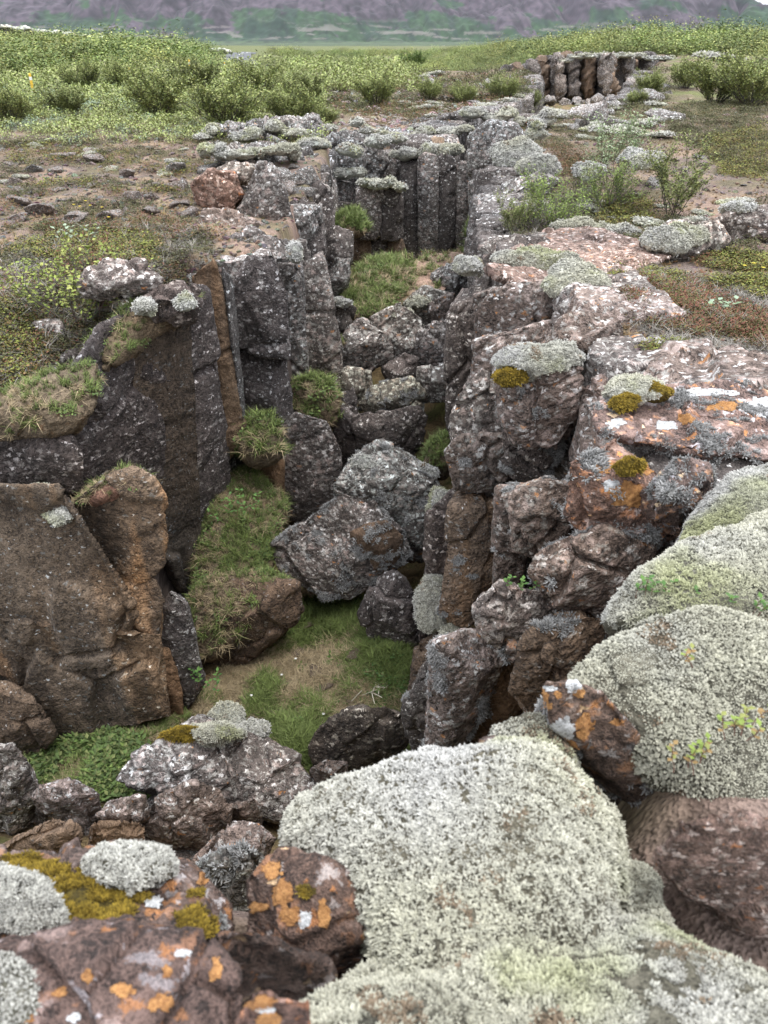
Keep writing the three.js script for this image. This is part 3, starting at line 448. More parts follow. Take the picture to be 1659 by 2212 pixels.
wall('right wall of the fissure, stacked pinkish blocks dotted with lichen', [
  ['dark', 6.3, [[974, 655], [1000, 625], [1036, 620], [1044, 700], [1034, 800], [1014, 905], [980, 965], [962, 850]], { tint: [1.15, 1.08, 1.05], th: 0.7 }],
  ['pink', 5.3, [[1030, 640], [1100, 612], [1190, 606], [1230, 640], [1200, 720], [1110, 775], [1036, 745]], { tint: [0.82, 0.8, 0.8] }],
  ['pink', 4.9, [[1030, 740], [1110, 720], [1190, 700], [1210, 780], [1090, 830], [1040, 870], [1010, 850]], { tint: [0.8, 0.78, 0.78], th: 0.7 }],
  ['lichen', 4.7, [[985, 860], [1040, 800], [1085, 820], [1100, 930], [1060, 975], [980, 985], [970, 930]], { tint: [1.1, 1.05, 1.02], th: 0.7 }],
  ['pink', 3.95, [[1074, 800], [1120, 772], [1158, 790], [1158, 955], [1112, 950], [1080, 885]], { tint: [0.85, 0.82, 0.82], th: 0.7 }],
  ['pink', 3.92, [[1158, 775], [1200, 765], [1258, 800], [1250, 885], [1205, 965], [1160, 950]], { tint: [0.8, 0.74, 0.72], th: 0.7 }],
  ['dark', 4.15, [[1085, 930], [1150, 950], [1210, 965], [1190, 1020], [1140, 1045], [1090, 1010]], { tint: [1.0, 0.9, 0.85], th: 0.6 }],
  ['pink', 4.3, [[968, 975], [1000, 940], [1080, 945], [1145, 985], [1150, 1042], [1080, 1062], [985, 1055]], { tint: [0.82, 0.8, 0.78], th: 0.7, cell: 0.35 }],
  ['brown', 4.3, [[985, 1060], [1090, 1055], [1120, 1150], [1095, 1260], [1060, 1310], [995, 1355], [958, 1330], [968, 1200]], { stain: 0.5, tint: [1.0, 0.98, 1.0], th: 0.7, cell: 0.5 }],
  ['dark', 4.8, [[925, 1120], [985, 1060], [985, 1250], [955, 1360], [905, 1400], [915, 1250]], { tint: [1.1, 1.0, 0.98], th: 0.6 }],
  ['brown', 4.45, [[905, 1380], [960, 1345], [1000, 1362], [975, 1420], [925, 1470], [890, 1490]], { tint: [0.85, 0.82, 0.82], th: 0.6 }],
  ['pink', 2.95, [[1098, 1075], [1180, 1040], [1250, 1062], [1290, 1150], [1205, 1215], [1110, 1190]], { tint: [0.85, 0.8, 0.76], cell: 0.25 }],
  ['pink', 3.3, [[1075, 1060], [1150, 1050], [1150, 1180], [1110, 1290], [1060, 1310], [1080, 1180]], { tint: [0.72, 0.68, 0.66], th: 0.5 }],
  ['pink', 2.45, [[1150, 1235], [1200, 1175], [1300, 1145], [1395, 1190], [1405, 1265], [1330, 1315], [1200, 1305]], { tint: [0.72, 0.66, 0.62], cell: 0.22 }],
  ['lichen', 2.5, [[1028, 1310], [1080, 1275], [1180, 1290], [1262, 1390], [1225, 1450], [1110, 1420], [1040, 1360]], { tint: [1.1, 1.0, 0.95], cell: 0.2, th: 0.5 }],
  ['brown', 2.35, [[1130, 1400], [1200, 1330], [1312, 1340], [1302, 1440], [1240, 1510], [1150, 1550], [1105, 1490]], { tint: [0.9, 0.84, 0.8], cell: 0.2, th: 0.5 }],
  ['rust', 2.85, [[1050, 1430], [1130, 1400], [1150, 1480], [1110, 1570], [1010, 1630], [1020, 1500]], { tint: [0.62, 0.58, 0.55], cell: 0.25, th: 0.4 }],
  ['pink', 2.75, [[948, 1390], [1005, 1365], [1060, 1372], [1075, 1430], [1030, 1560], [990, 1640], [935, 1690], [918, 1655], [925, 1550]], { tint: [0.92, 0.9, 0.9], cell: 0, th: 0.5 }],
  ['dark', 3.6, [[880, 1510], [920, 1440], [955, 1410], [952, 1530], [925, 1680], [895, 1640], [872, 1540]], { tint: [1.1, 1.05, 1.0], th: 0.5 }],
]);
wall('far right wall of the fissure beside the narrow slot, capped by pale moss', [
  ['lichen', 12.6, [[1020, 300], [1060, 268], [1110, 275], [1150, 330], [1120, 400], [1060, 420], [1022, 400]], { th: 2.0, block: 0.07 }],
  ['lichen', 11.5, [[1018, 400], [1060, 385], [1110, 400], [1095, 480], [1060, 545], [1030, 540], [1024, 470]], { th: 1.2, block: 0.05 }],
  ['dark', 10.4, [[1030, 450], [1085, 430], [1110, 500], [1080, 560], [1035, 555]], { th: 1.0 }],
  ['lichen', 10.0, [[1090, 400], [1160, 370], [1205, 390], [1180, 430], [1120, 470], [1085, 450]], { th: 1.0, block: 0.05 }],
]);
const cliff = [];
{ const R = rng(77); for (let i = 0; i < 30; i++) { const x = 1085 + i * 12.6 + R() * 5, w = 17 + R() * 9, y0 = 146 - 28 * sstep(0, 10, i) + R() * 7 + 16 * sstep(23, 29, i), y1 = 206 + R() * 16 - 30 * sstep(19, 29, i) - 22 * sstep(6, 0, i);
  cliff.push([['dark', 'lichen', 'brown', 'dark'][i % 4], 65 + R() * 4, [[x, y0 + 5], [x + w * 0.4, y0], [x + w, y0 + 4], [x + w + 1, y1 - 6], [x + w * 0.6, y1], [x, y1 - 3]], { th: 5, tint: [1.2, 1.12, 1.08], cell: 0.9, block: 0.3, crack: 0.3, cuts: 3, mid: 0.12, fine: 0.06 }]);
  if (i % 2) { const yb = y1 - 4 + R() * 14, xb = x + R() * 10; cliff.push(['lichen', 58 + R() * 5, [[xb, yb + 8], [xb + 6, yb - 2], [xb + 16, yb - 4], [xb + 24, yb + 6], [xb + 16, yb + 14]], { th: 1.5, bulge: 0.4, tint: [1.1, 1.05, 1.02], cell: 0.6, block: 0.2, mid: 0.1, fine: 0.05 }]); } } }
wall('distant dark cliff of upright columns under a pale moss cap, upper right', cliff);

// ---------------------------------------------------------------- boulders on the floor and wedged between the walls
rock('large slab boulder with mossy crest on the fissure floor, lower left', M.lichen, 3.55, [[268, 1668, -0.1], [345, 1582, 0.1], [410, 1556, 0.2], [560, 1606, 0.2], [640, 1645, 0.1], [700, 1710, 0], [690, 1762, -0.15], [610, 1772, -0.2], [330, 1695, -0.15]], { th: 0.7, bulge: 0.1, cell: 0.3, tint: [1.15, 1.08, 1.05] });
rock('rough pinkish boulder leaning below the large mossy slab', M.pink, 3.0, [[310, 1760], [350, 1715], [420, 1690], [475, 1705], [500, 1740], [485, 1790], [440, 1835], [360, 1850], [320, 1810]], { th: 0.5, tint: [0.95, 0.91, 0.89], cell: 0.2 });
rock('pale brown square block in the lower left rubble', M.rust, 2.72, [[190, 1805], [198, 1780], [290, 1773], [312, 1790], [312, 1860], [185, 1862]], { th: 0.4, tint: [0.85, 0.84, 0.86], cell: 0.25, bulge: 0.05 });
rock('layered grey block with an orange top at the left edge', M.rust, 2.65, [[5, 1835], [60, 1795], [125, 1762], [172, 1770], [178, 1835], [120, 1875], [15, 1880]], { th: 0.45, tint: [0.78, 0.78, 0.82], cell: 0.18 });
rock('small triangular stone between the square block and the slab', M.pink, 2.95, [[212, 1762], [232, 1722], [312, 1718], [322, 1778], [260, 1785]], { th: 0.4, tint: [0.8, 0.76, 0.74] });
rock('pinkish lichened stone left of the triangular stone', M.pink, 3.2, [[66, 1722], [92, 1685], [160, 1680], [215, 1715], [218, 1770], [140, 1772]], { th: 0.5, tint: [0.95, 0.9, 0.9] });
rock('dark rounded boulder cut by the left edge, lower left', M.lichen, 3.35, [[-60, 1620], [30, 1615], [62, 1660], [74, 1712], [60, 1770], [0, 1800], [-60, 1790]], { th: 0.6, tint: [0.95, 0.9, 0.88] });
rock('pink angular block with a flat lit face above the foreground rocks', M.pink, 2.55, [[425, 1860], [478, 1800], [560, 1778], [590, 1810], [545, 1890], [440, 1890]], { th: 0.5, tint: [0.85, 0.8, 0.79], cell: 0.2 });
rock('dark mossy stone in the gully between the foreground rocks', M.lichen, 1.75, [[400, 1880], [470, 1845], [560, 1850], [560, 1960], [530, 2030], [490, 2010], [430, 1940]], { th: 0.5, tint: [0.72, 0.72, 0.68], cell: 0.15 });
rock('small brown stone under the slab boulder', M.pink, 3.15, [[495, 1738], [550, 1725], [566, 1785], [500, 1795]], { th: 0.4, tint: [0.62, 0.58, 0.56] });
rock('dark mossy boulder with a hollow at its lower right, middle of the floor', M.dark, 3.9, [[675, 1620], [698, 1565], [758, 1533], [830, 1528], [874, 1560], [880, 1600], [838, 1630], [770, 1680], [700, 1690]], { th: 0.6, tint: [0.85, 0.74, 0.62] });
rock('low stone in front of the hollow boulder', M.pink, 3.55, [[668, 1660], [700, 1640], [748, 1650], [742, 1690], [690, 1710]], { th: 0.3, tint: [0.6, 0.55, 0.52] });
rock('small stone in the grass beside the hollow boulder', M.pink, 3.45, [[822, 1650], [850, 1635], [872, 1665], [846, 1690]], { th: 0.2, tint: [0.6, 0.55, 0.5] });
rock('flat pink stone half hidden behind the big foreground moss', M.pink, 2.5, [[765, 1692], [800, 1672], [842, 1670], [856, 1700], [780, 1720]], { th: 0.4 });
rock('rounded brown boulder with an undercut base, left side of the floor', M.brown, 5.1, [[412, 1345], [420, 1285], [480, 1252], [636, 1264], [640, 1330], [600, 1405], [520, 1446], [425, 1408]], { th: 0.8, bulge: 0.2, tint: [0.72, 0.65, 0.62] });
rock('arching slab wedged across the fissure above the grassy floor', M.lichen, 5.7, [[588, 1165, 0.1], [735, 1066, 0.1], [800, 1090, 0.1], [872, 1150], [874, 1205], [752, 1296, -0.1], [690, 1286, -0.1], [602, 1232]], { th: 0.55, bulge: 0.14, tint: [0.95, 0.88, 0.85], cell: 0.4 });
rock('bare brown block under the arching slab, right half', M.rust, 5.62, [[760, 1150], [820, 1120], [872, 1160], [862, 1205], [815, 1245], [770, 1220]], { th: 0.5, tint: [0.58, 0.56, 0.58], cell: 0 });
rock('tilted boulder thick with grey lichen, resting on the arching slab', M.lichen, 5.95, [[732, 1052], [762, 1000, 0.1], [828, 952, 0.2], [905, 995, 0.1], [947, 1040], [945, 1110], [908, 1182, -0.1], [838, 1122]], { th: 0.7, bulge: 0.14, tint: [1.15, 1.15, 1.1], cell: 0.35 });
rock('leaning angular block under the dark hole, right of the grass', M.dark, 5.15, [[783, 1325], [800, 1290], [815, 1240], [850, 1228], [872, 1250], [902, 1300], [908, 1418], [870, 1422], [800, 1370]], { th: 0.5, bulge: 0.14, tint: [1.3, 1.2, 1.18] });
rock('small stone wedged between the tilted boulder and the right wall', M.pink, 6.0, [[858, 1165], [905, 1162], [935, 1150], [918, 1208], [872, 1212]], { th: 0.4, tint: [0.75, 0.7, 0.7] });
rock('round grey boulder on top of the rubble pile', M.lichen, 9.0, [[812, 692], [865, 664], [905, 690], [914, 742], [880, 775], [825, 752]], { tint: [1.15, 1.12, 1.08] });
rock('broad lichened boulder left of the round grey boulder', M.lichen, 8.9, [[720, 788], [752, 712], [785, 688], [824, 702], [838, 770], [745, 815]], { tint: [1.1, 1.05, 1.02] });
rock('long stone between the round grey boulder and the right wall', M.lichen, 9.0, [[900, 740], [920, 705], [980, 700], [985, 780], [950, 800], [905, 780]], { tint: [1.05, 1, 1] });
rock('dark flat faced block below the round grey boulder', M.dark, 8.5, [[828, 792], [870, 768], [908, 790], [900, 826], [850, 832]], { tint: [1.2, 1.12, 1.1], cuts: 2 });
rock('mossy grey boulder hanging over the dark cavern', M.lichen, 7.9, [[786, 872], [808, 835], [880, 822], [905, 850], [892, 900], [815, 905]], { tint: [1.1, 1.12, 0.98], bulge: 0.2 });
rock('greenish stone left of the mossy grey boulder', M.lichen, 8.1, [[718, 832], [750, 800], [792, 808], [796, 850], [760, 862], [725, 855]], { tint: [1.1, 1.1, 1.0] });
rock('dark stone at the mouth of the cavern, left side', M.dark, 7.6, [[716, 865], [760, 848], [775, 900], [766, 955], [728, 955]], { tint: [1.05, 1, 1] });
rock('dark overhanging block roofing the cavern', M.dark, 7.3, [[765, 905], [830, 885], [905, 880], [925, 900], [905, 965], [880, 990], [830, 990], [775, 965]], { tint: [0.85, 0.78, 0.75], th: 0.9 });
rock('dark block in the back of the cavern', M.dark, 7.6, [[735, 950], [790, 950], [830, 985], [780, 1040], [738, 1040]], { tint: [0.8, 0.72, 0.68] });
rock('grey stone at the right end of the rubble pile', M.lichen, 8.0, [[910, 800], [965, 790], [985, 830], [960, 860], [915, 860]], { tint: [1.1, 1.08, 1.05] });
rock('pale mossy stone left of the rubble pile', M.lichen, 8.3, [[640, 775], [690, 752], [718, 800], [702, 842], [650, 835]], { tint: [1.1, 1.1, 1.0] });
rock('dark stone standing in the deep left gap, upper one', M.dark, 10.6, [[700, 520], [725, 495], [758, 505], [756, 560], [728, 582], [705, 560]], { tint: [1.25, 1.2, 1.18] });
rock('dark stone standing in the deep left gap, middle one', M.lichen, 10.4, [[702, 600], [722, 562], [752, 565], [752, 615], [722, 640]], {});
rock('dark stone standing in the deep left gap, lowest one', M.dark, 9.6, [[706, 690], [735, 650], [760, 670], [750, 715], [722, 722]], { tint: [1.1, 1.05, 1] });
rock('mossy stone on the right shoulder of the grassy mound', M.lichen, 10.3, [[878, 655], [915, 625], [965, 640], [965, 690], [905, 700]], { tint: [1.0, 0.98, 0.92], block: 0.06 });
rock('dark knobbly stone above the mossy shoulder stone', M.lichen, 11.2, [[940, 600], [975, 575], [1022, 590], [1018, 635], [960, 645]], { tint: [0.95, 0.92, 0.9], block: 0.06 });
rock('brown stone at the foot of the right wall near the mound', M.pink, 9.9, [[930, 660], [975, 640], [990, 690], [950, 715]], { tint: [0.7, 0.65, 0.62] });
rock('pointed dark rock with white edges on the left rim', M.lichen, 9.0, [[520, 455], [545, 400], [560, 363], [582, 364], [602, 395], [624, 465], [585, 490], [530, 480]], { th: 0.6, tint: [0.95, 0.92, 0.92] });
rock('orange tinged rounded rock left of the pointed rock', M.pink, 9.2, [[425, 400], [455, 375], [500, 380], [520, 420], [490, 450], [440, 440]], { tint: [1.15, 0.9, 0.8] });
rock('grey flat rock above the orange tinged rock', M.lichen, 9.9, [[470, 375], [500, 358], [545, 362], [535, 395], [480, 398]], { tint: [1.1, 1.05, 1] });
rock('cracked brown rock below the pointed rock', M.pink, 8.4, [[455, 460], [520, 465], [575, 490], [560, 540], [480, 540], [440, 500]], { tint: [0.95, 0.9, 0.88] });
rock('lichened bluff on the left rim above the rusty column', M.lichen, 7.6, [[490, 530], [540, 500], [600, 520], [630, 570], [600, 610], [520, 600]], { tint: [1.0, 0.96, 0.95] });
rock('half buried grey outcrop in the vegetated left ledge', M.lichen, 5.3, [[165, 610], [230, 560], [310, 565], [350, 600], [345, 640], [260, 640], [190, 640]], { th: 0.5, tint: [1.0, 0.95, 0.95] });
rock('turf topped stone at the edge of the left ledge', M.dark, 5.2, [[300, 640], [345, 610], [420, 615], [430, 645], [420, 690], [320, 700]], { tint: [1.1, 0.95, 0.9] });
// right plateau
rock('block with a split front below the reddish slab on the right', M.pink, 4.4, [[1173, 742], [1190, 700], [1260, 678], [1342, 690], [1358, 742], [1322, 802], [1240, 792]], { th: 0.6, tint: [0.72, 0.68, 0.66] });
rock('broad reddish rock slab flecked with white on the right plateau', M.pink, 6.6, [[1060, 580, -0.9], [1180, 505, 0.8], [1260, 482, 1.3], [1400, 512, 0.7], [1440, 556, 0.0], [1330, 600, -0.7], [1130, 618, -1.1]], { th: 0.9, bulge: 0.05, tint: [0.95, 0.82, 0.78] });
rock('cracked grey outcrop at the right edge, upper part', M.lichen, 7.2, [[1530, 470], [1600, 445], [1720, 450], [1720, 520], [1560, 515]], { th: 0.8, tint: [1.2, 1.12, 1.08] });
rock('mossy grey outcrop left of the cracked outcrop', M.lichen, 6.7, [[1390, 520], [1450, 480], [1540, 470], [1570, 520], [1540, 560], [1480, 590], [1410, 560]], { th: 0.7, tint: [1.25, 1.18, 1.12] });
rock('brown buried stone under the grey lichen pillow on the right', M.pink, 4.6, [[1345, 760], [1365, 715], [1450, 700], [1500, 730], [1470, 780], [1380, 790]], { th: 0.5, tint: [1.05, 0.9, 0.78] });
rock('stone bridging the small hole on the right', M.pink, 3.9, [[1260, 840], [1320, 800], [1350, 830], [1330, 870], [1280, 890]], { th: 0.4, tint: [0.95, 0.85, 0.82] });
rock('long slab crusted with white lichen at the right edge', M.front, 3.1, [[1285, 885, -0.2], [1350, 842], [1500, 828, 0.2], [1740, 826, 0.3], [1740, 1000, -0.3], [1560, 985, -0.3], [1400, 955, -0.3], [1300, 930, -0.25]], { th: 0.8, bulge: 0.06, tint: [1.35, 1.25, 1.25], tile: 0.9 });
rock('orange stained boulder with tufts of grey lichen, right side', M.front, 2.5, [[1235, 1000], [1290, 965, 0.1], [1335, 948, 0.2], [1400, 995, 0.1], [1490, 1080], [1495, 1140], [1400, 1205], [1290, 1180], [1228, 1100]], { th: 0.6, tint: [1.3, 1.1, 1.0], tile: 0.8 });
rock('dark hollowed stone between the orange boulder and the pale moss', M.front, 2.35, [[1390, 1060], [1470, 1000], [1530, 1010], [1520, 1090], [1470, 1150], [1410, 1130]], { th: 0.5, tint: [1.0, 0.95, 0.95] });
// foreground
rock('dark foreground rock with orange and white lichen between the moss mounds', M.front, 1.1, [[1145, 1510], [1165, 1478], [1240, 1478], [1310, 1505], [1445, 1640], [1470, 1760], [1380, 1730], [1330, 1660], [1200, 1575]], { th: 0.35, bulge: 0.03, tint: [0.95, 0.9, 0.85], cell: 0.14, block: 0.008, crack: 0.01, fine: 0.004, sink: 0.8 });
rock('small black rock tip with a white patch rising from the foreground moss', M.front, 1.04, [[995, 1660], [1015, 1612], [1055, 1588], [1105, 1615], [1125, 1670], [1060, 1690]], { th: 0.25, bulge: 0.02, tint: [0.6, 0.56, 0.55], cell: 0.1, block: 0.006, crack: 0.01, fine: 0.003 });
rock('plain brown rock at the lower right edge beside the moss', M.pink, 0.74, [[1410, 1860], [1475, 1785], [1600, 1765], [1760, 1790], [1760, 2050], [1620, 1985], [1470, 1930]], { th: 0.3, bulge: 0.03, tint: [0.85, 0.72, 0.68], tile: 0.5, cell: 0.12, block: 0.005, crack: 0.01, fine: 0.004 });
rock('large lichened foreground rock with golden moss, bottom left', M.front, 0.78, [[-70, 1860, 0.08], [60, 1848, 0.1], [250, 1846, 0.1], [400, 1880, 0.1], [480, 1955, 0.04], [492, 2030, -0.04], [400, 2060, -0.1], [200, 2060, -0.14], [-70, 2060, -0.14]], { th: 0.4, bulge: 0.05, tint: [1.0, 0.95, 0.95], cell: 0.13, block: 0.012, crack: 0.016, fine: 0.005, sink: 0.8 });
rock('nearest brown rock with bright orange lichen at the bottom left corner', M.front, 0.52, [[-80, 2040, 0.06], [120, 2015, 0.08], [300, 2000, 0.08], [430, 2025, 0.06], [500, 2110], [520, 2240, -0.06], [300, 2330, -0.1], [-80, 2330, -0.1]], { th: 0.3, bulge: 0.05, tint: [1.0, 0.9, 0.9], cell: 0.12, block: 0.012, crack: 0.016, fine: 0.005, sink: 0.8 });
rock('dark foreground rock blotched with orange, left of the big moss mound', M.front, 0.74, [[535, 1890, 0.05], [570, 1850, 0.08], [640, 1838, 0.08], [720, 1880, 0.04], [825, 1985], [800, 2060, -0.05], [650, 2120, -0.08], [545, 2030]], { th: 0.35, bulge: 0.04, tint: [0.95, 0.85, 0.8], cell: 0.12, block: 0.008, crack: 0.014, fine: 0.004, sink: 0.8 });
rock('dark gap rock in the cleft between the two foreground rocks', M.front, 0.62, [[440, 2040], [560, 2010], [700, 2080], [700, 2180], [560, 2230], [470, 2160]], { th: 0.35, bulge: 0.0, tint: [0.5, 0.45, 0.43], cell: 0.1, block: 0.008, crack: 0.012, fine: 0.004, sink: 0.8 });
rock('orange and grey crusted rock tip at the bottom, under the moss edge', M.front, 0.42, [[500, 2215], [545, 2155], [620, 2138], [680, 2180], [690, 2300], [520, 2300]], { th: 0.2, bulge: 0.03, tint: [1.5, 1.2, 1.1], cell: 0, fine: 0.003, sink: 0.8 });
rock('small dark rock poking from the left edge of the big moss mound', M.front, 0.93, [[686, 1748], [705, 1705], [770, 1702], [806, 1728], [800, 1775], [720, 1785]], { th: 0.2, bulge: 0.02, tint: [0.75, 0.72, 0.75], cell: 0, fine: 0.004 });

{ // patches of crust lichen one can pick out
  const host = (re) => scene.children.find((o) => re.test(o.userData.label ?? ''));
  const q1 = host(/^dark foreground rock with orange and white/), q2 = host(/^small black rock tip/), slab = host(/^long slab crusted/), orb = host(/^orange stained/), ol = host(/^dark foreground rock blotched/), bl = host(/^large lichened foreground/), bc = host(/^nearest brown rock/), tip = host(/^orange and grey crusted/), sm = host(/^small dark rock poking/);
  for (const [h, m, x, y, w, k] of [[q1, 'orange', 1170, 1512, 48, 56], [q1, 'orange', 1250, 1498, 30, 20], [q1, 'orange', 1262, 1558, 44, 36], [q1, 'orange', 1258, 1585, 30, 24], [q1, 'orange', 1330, 1560, 34, 20], [q1, 'orange', 1220, 1608, 60, 34], [q1, 'orange', 1432, 1655, 24, 20], [q1, 'orange', 1205, 1500, 22, 16], [q1, 'white', 1216, 1578, 58, 58], [q1, 'white', 1242, 1480, 36, 34], [q1, 'white', 1190, 1486, 30, 14],
    [q2, 'white', 1016, 1640, 36, 50], [q2, 'orange', 1086, 1640, 20, 18], [slab, 'white', 1520, 848, 150, 22], [slab, 'white', 1640, 880, 110, 46], [slab, 'white', 1440, 920, 40, 22], [slab, 'orange', 1570, 878, 90, 22], [slab, 'orange', 1480, 905, 40, 26], [slab, 'white', 1330, 915, 40, 24], [orb, 'orange', 1390, 1010, 80, 34], [orb, 'orange', 1360, 1070, 90, 60], [orb, 'orange', 1450, 1090, 60, 34], [orb, 'orange', 1300, 1010, 50, 26], [orb, 'white', 1320, 1050, 40, 26],
    [ol, 'orange', 590, 1880, 50, 44], [ol, 'orange', 615, 1930, 56, 54], [ol, 'orange', 630, 1975, 46, 44], [ol, 'orange', 560, 1960, 50, 26], [ol, 'white', 660, 1985, 30, 40], [ol, 'orange', 700, 1975, 30, 60], [bl, 'orange', 60, 2000, 50, 26], [bl, 'orange', 300, 1925, 36, 22], [bl, 'white', 330, 1950, 40, 30], [bl, 'orange', 440, 1900, 34, 30], [bl, 'white', 345, 1905, 28, 20],
    [bc, 'orange', 190, 2108, 26, 30], [bc, 'orange', 360, 2100, 24, 26], [bc, 'orange', 265, 2140, 60, 34], [bc, 'orange', 130, 2145, 30, 26], [bc, 'orange', 465, 2090, 26, 50], [bc, 'orange', 60, 2200, 34, 22], [bc, 'white', 395, 2060, 36, 20], [bc, 'orange', 350, 2165, 60, 40], [bc, 'white', 160, 2200, 30, 22], [tip, 'orange', 565, 2165, 70, 34], [tip, 'orange', 585, 2200, 60, 40], [tip, 'white', 575, 2178, 40, 14], [sm, 'white', 735, 1715, 34, 16]])
    if (h) crust(h, M[m], blob(x, y, w, k));
}

{ // low golden moss grown over the near rocks
  const host = (re) => scene.children.find((o) => re.test(o.userData.label ?? '')), bl = host(/^large lichened foreground/), ol = host(/^dark foreground rock blotched/), slab = host(/^long slab crusted/);
  for (const [h, pts] of [[bl, [[110, 1900], [170, 1868], [230, 1880], [280, 1905], [330, 1925], [300, 1960], [270, 2000], [220, 2050], [150, 2058], [120, 1990]]], [bl, [[0, 1852], [60, 1846], [120, 1862], [150, 1890], [90, 1900], [0, 1885]]], [bl, [[375, 1975], [430, 1955], [470, 1990], [445, 2035], [385, 2030]]], [ol, blob(662, 1925, 44, 26)], [bl, blob(420, 1930, 30, 16)]]) {
    const m = h && crust(h, M.gold, pts, 'moss_patch', 0.004, 40); if (m) shootsOn(m, m, GOLD_SHOOT, 1 / Math.pow(0.0062 * 0.62, 2), 0.62, ++SEED, -1, (p, R) => { const v = 0.5 + R() * 0.9; return [v, v, v]; }, 'moss_shoots', (p) => fbm(p.x * 20, p.y * 20, p.z * 20, 3) > -0.22);
  }
}

// ---------------------------------------------------------------- moss
const SOFT = { cell: 0.12, block: 0.008, crack: 0.008, fine: 0.004, p: 9 };
cushion('huge pale woolly moss mound filling the lower right foreground', 0.85, [[625, 1835, 0.02], [650, 1780, 0.05], [730, 1735, 0.06], [820, 1700, 0.07], [960, 1655, 0.08], [1110, 1640, 0.08], [1250, 1655, 0.08], [1335, 1700, 0.04], [1415, 1830, -0.03], [1450, 1960, -0.10], [1300, 2200, -0.30], [980, 2200, -0.30], [800, 2060, -0.17], [690, 1925, -0.06]], { ...SOFT, th: 0.45, bulge: 0.035, sink: 0.9, amp: 0.16 });
cushion('nearest pale moss mound along the bottom edge, right of the orange tip', 0.55, [[590, 2290, -0.10], [650, 2190, -0.03], [720, 2120, 0.03], [830, 2040, 0.12], [1000, 1950, 0.23], [1200, 1890, 0.30], [1420, 1870, 0.28], [1540, 1985, 0.13], [1670, 2110, 0.02], [1780, 2290, -0.08], [1200, 2400, -0.16], [800, 2400, -0.16]], { ...SOFT, th: 0.4, bulge: 0.02, sink: 0.9, amp: 0.16 });
cushion('rounded pale moss mound at the right edge, above the plain brown rock', 1.22, [[1270, 1490, 0], [1310, 1420, 0.05], [1390, 1352, 0.08], [1480, 1312, 0.1], [1600, 1310, 0.1], [1740, 1330, 0.08], [1740, 1760, -0.22], [1600, 1790, -0.24], [1500, 1710, -0.2], [1450, 1630, -0.14], [1340, 1540, -0.05]], { ...SOFT, th: 0.5, bulge: 0.05, sink: 0.8, amp: 0.11 });
cushion('pale moss slope with green sprigs behind the rounded moss mound', 1.7, [[1320, 1330, -0.1], [1370, 1240, 0], [1450, 1180, 0.1], [1560, 1130, 0.2], [1740, 1090, 0.2], [1740, 1340, -0.2], [1560, 1345, -0.2], [1420, 1350, -0.2]], { ...SOFT, th: 0.5, bulge: 0.05, sink: 0.8, amp: 0.11 });
cushion('pale moss bank at the right edge under the white crusted slab', 2.15, [[1470, 1200, -0.15], [1500, 1110, 0], [1570, 1040, 0.15], [1650, 995, 0.2], [1740, 990, 0.2], [1740, 1180, -0.2], [1600, 1190, -0.2]], { ...SOFT, th: 0.5, bulge: 0.05, sink: 0.8, amp: 0.11 });
cushion('grey moss patch between the black rock tip and the orange lichen rock', 1.1, [[1055, 1615, 0], [1095, 1560, 0.05], [1160, 1545, 0.05], [1220, 1580, 0.02], [1250, 1650, -0.05], [1140, 1670, -0.06]], { ...SOFT, th: 0.2, bulge: 0.03, sink: 0.8 });
cushion('white grey moss pad on top of the bottom left rock', 0.8, [[190, 1870], [215, 1830, 0.04], [280, 1818, 0.05], [340, 1835, 0.04], [362, 1885], [300, 1915, -0.03], [225, 1915, -0.03]], { ...SOFT, th: 0.12, bulge: 0.014, size: 0.72, tone: greyTone });
cushion('white grey moss pad at the left edge of the bottom left rock', 0.70, [[-60, 1890, 0.03], [40, 1895, 0.03], [100, 1930], [132, 1985, -0.03], [90, 2010, -0.05], [-60, 2000, -0.05]], { ...SOFT, th: 0.12, bulge: 0.014, size: 0.72, tone: greyTone });
cushion('white grey moss pad in the bottom left corner', 0.5, [[-60, 2050, 0.03], [40, 2055, 0.03], [85, 2110], [90, 2180, -0.03], [30, 2230, -0.05], [-60, 2240, -0.05]], { ...SOFT, th: 0.12, bulge: 0.016, size: 0.72, tone: greyTone });
{ // golden moss
  for (const [label, D, pts] of [['golden moss patch on the moss capped split block', 3.86, [[1072, 812], [1095, 798], [1130, 800], [1138, 825], [1105, 838], [1078, 828]]], ['golden moss on the white crusted slab, left one', 2.96, [[1320, 875], [1345, 850], [1378, 862], [1370, 885], [1335, 895]]], ['golden moss on the white crusted slab, right one', 3.05, [[1385, 850], [1410, 832], [1450, 845], [1440, 862], [1400, 866]]],
    ['golden moss tuft on the crest of the orange stained boulder', 2.45, [[1325, 1010], [1355, 990], [1395, 1000], [1385, 1020], [1340, 1025]]], ['amber moss on the crest of the large slab boulder', 3.62, [[350, 1590], [400, 1568], [440, 1580], [420, 1605], [370, 1610]]]]) {
    const g = new THREE.Group(), m = stone(M.gold, D, pts, { round: true, p: 7, cuts: 0, amp: 0.1, cell: 0.08, block: 0.005, crack: 0.006, fine: 0.004, th: 0.08, bulge: 0.006 + D * 0.008 }); part(m, 'moss_mat', g);
    const size = Math.max(0.6, D / FOC * 5.5 / 0.0085); shootsOn(g, m, GOLD_SHOOT, 1 / Math.pow(0.0066 * size, 2), size, ++SEED, -0.1, (p, R) => { const v = 0.5 + R() * 0.9; return [v, v, v]; }, 'moss_shoots'); tag(g, 'golden_moss', label, 'moss');
  }
}
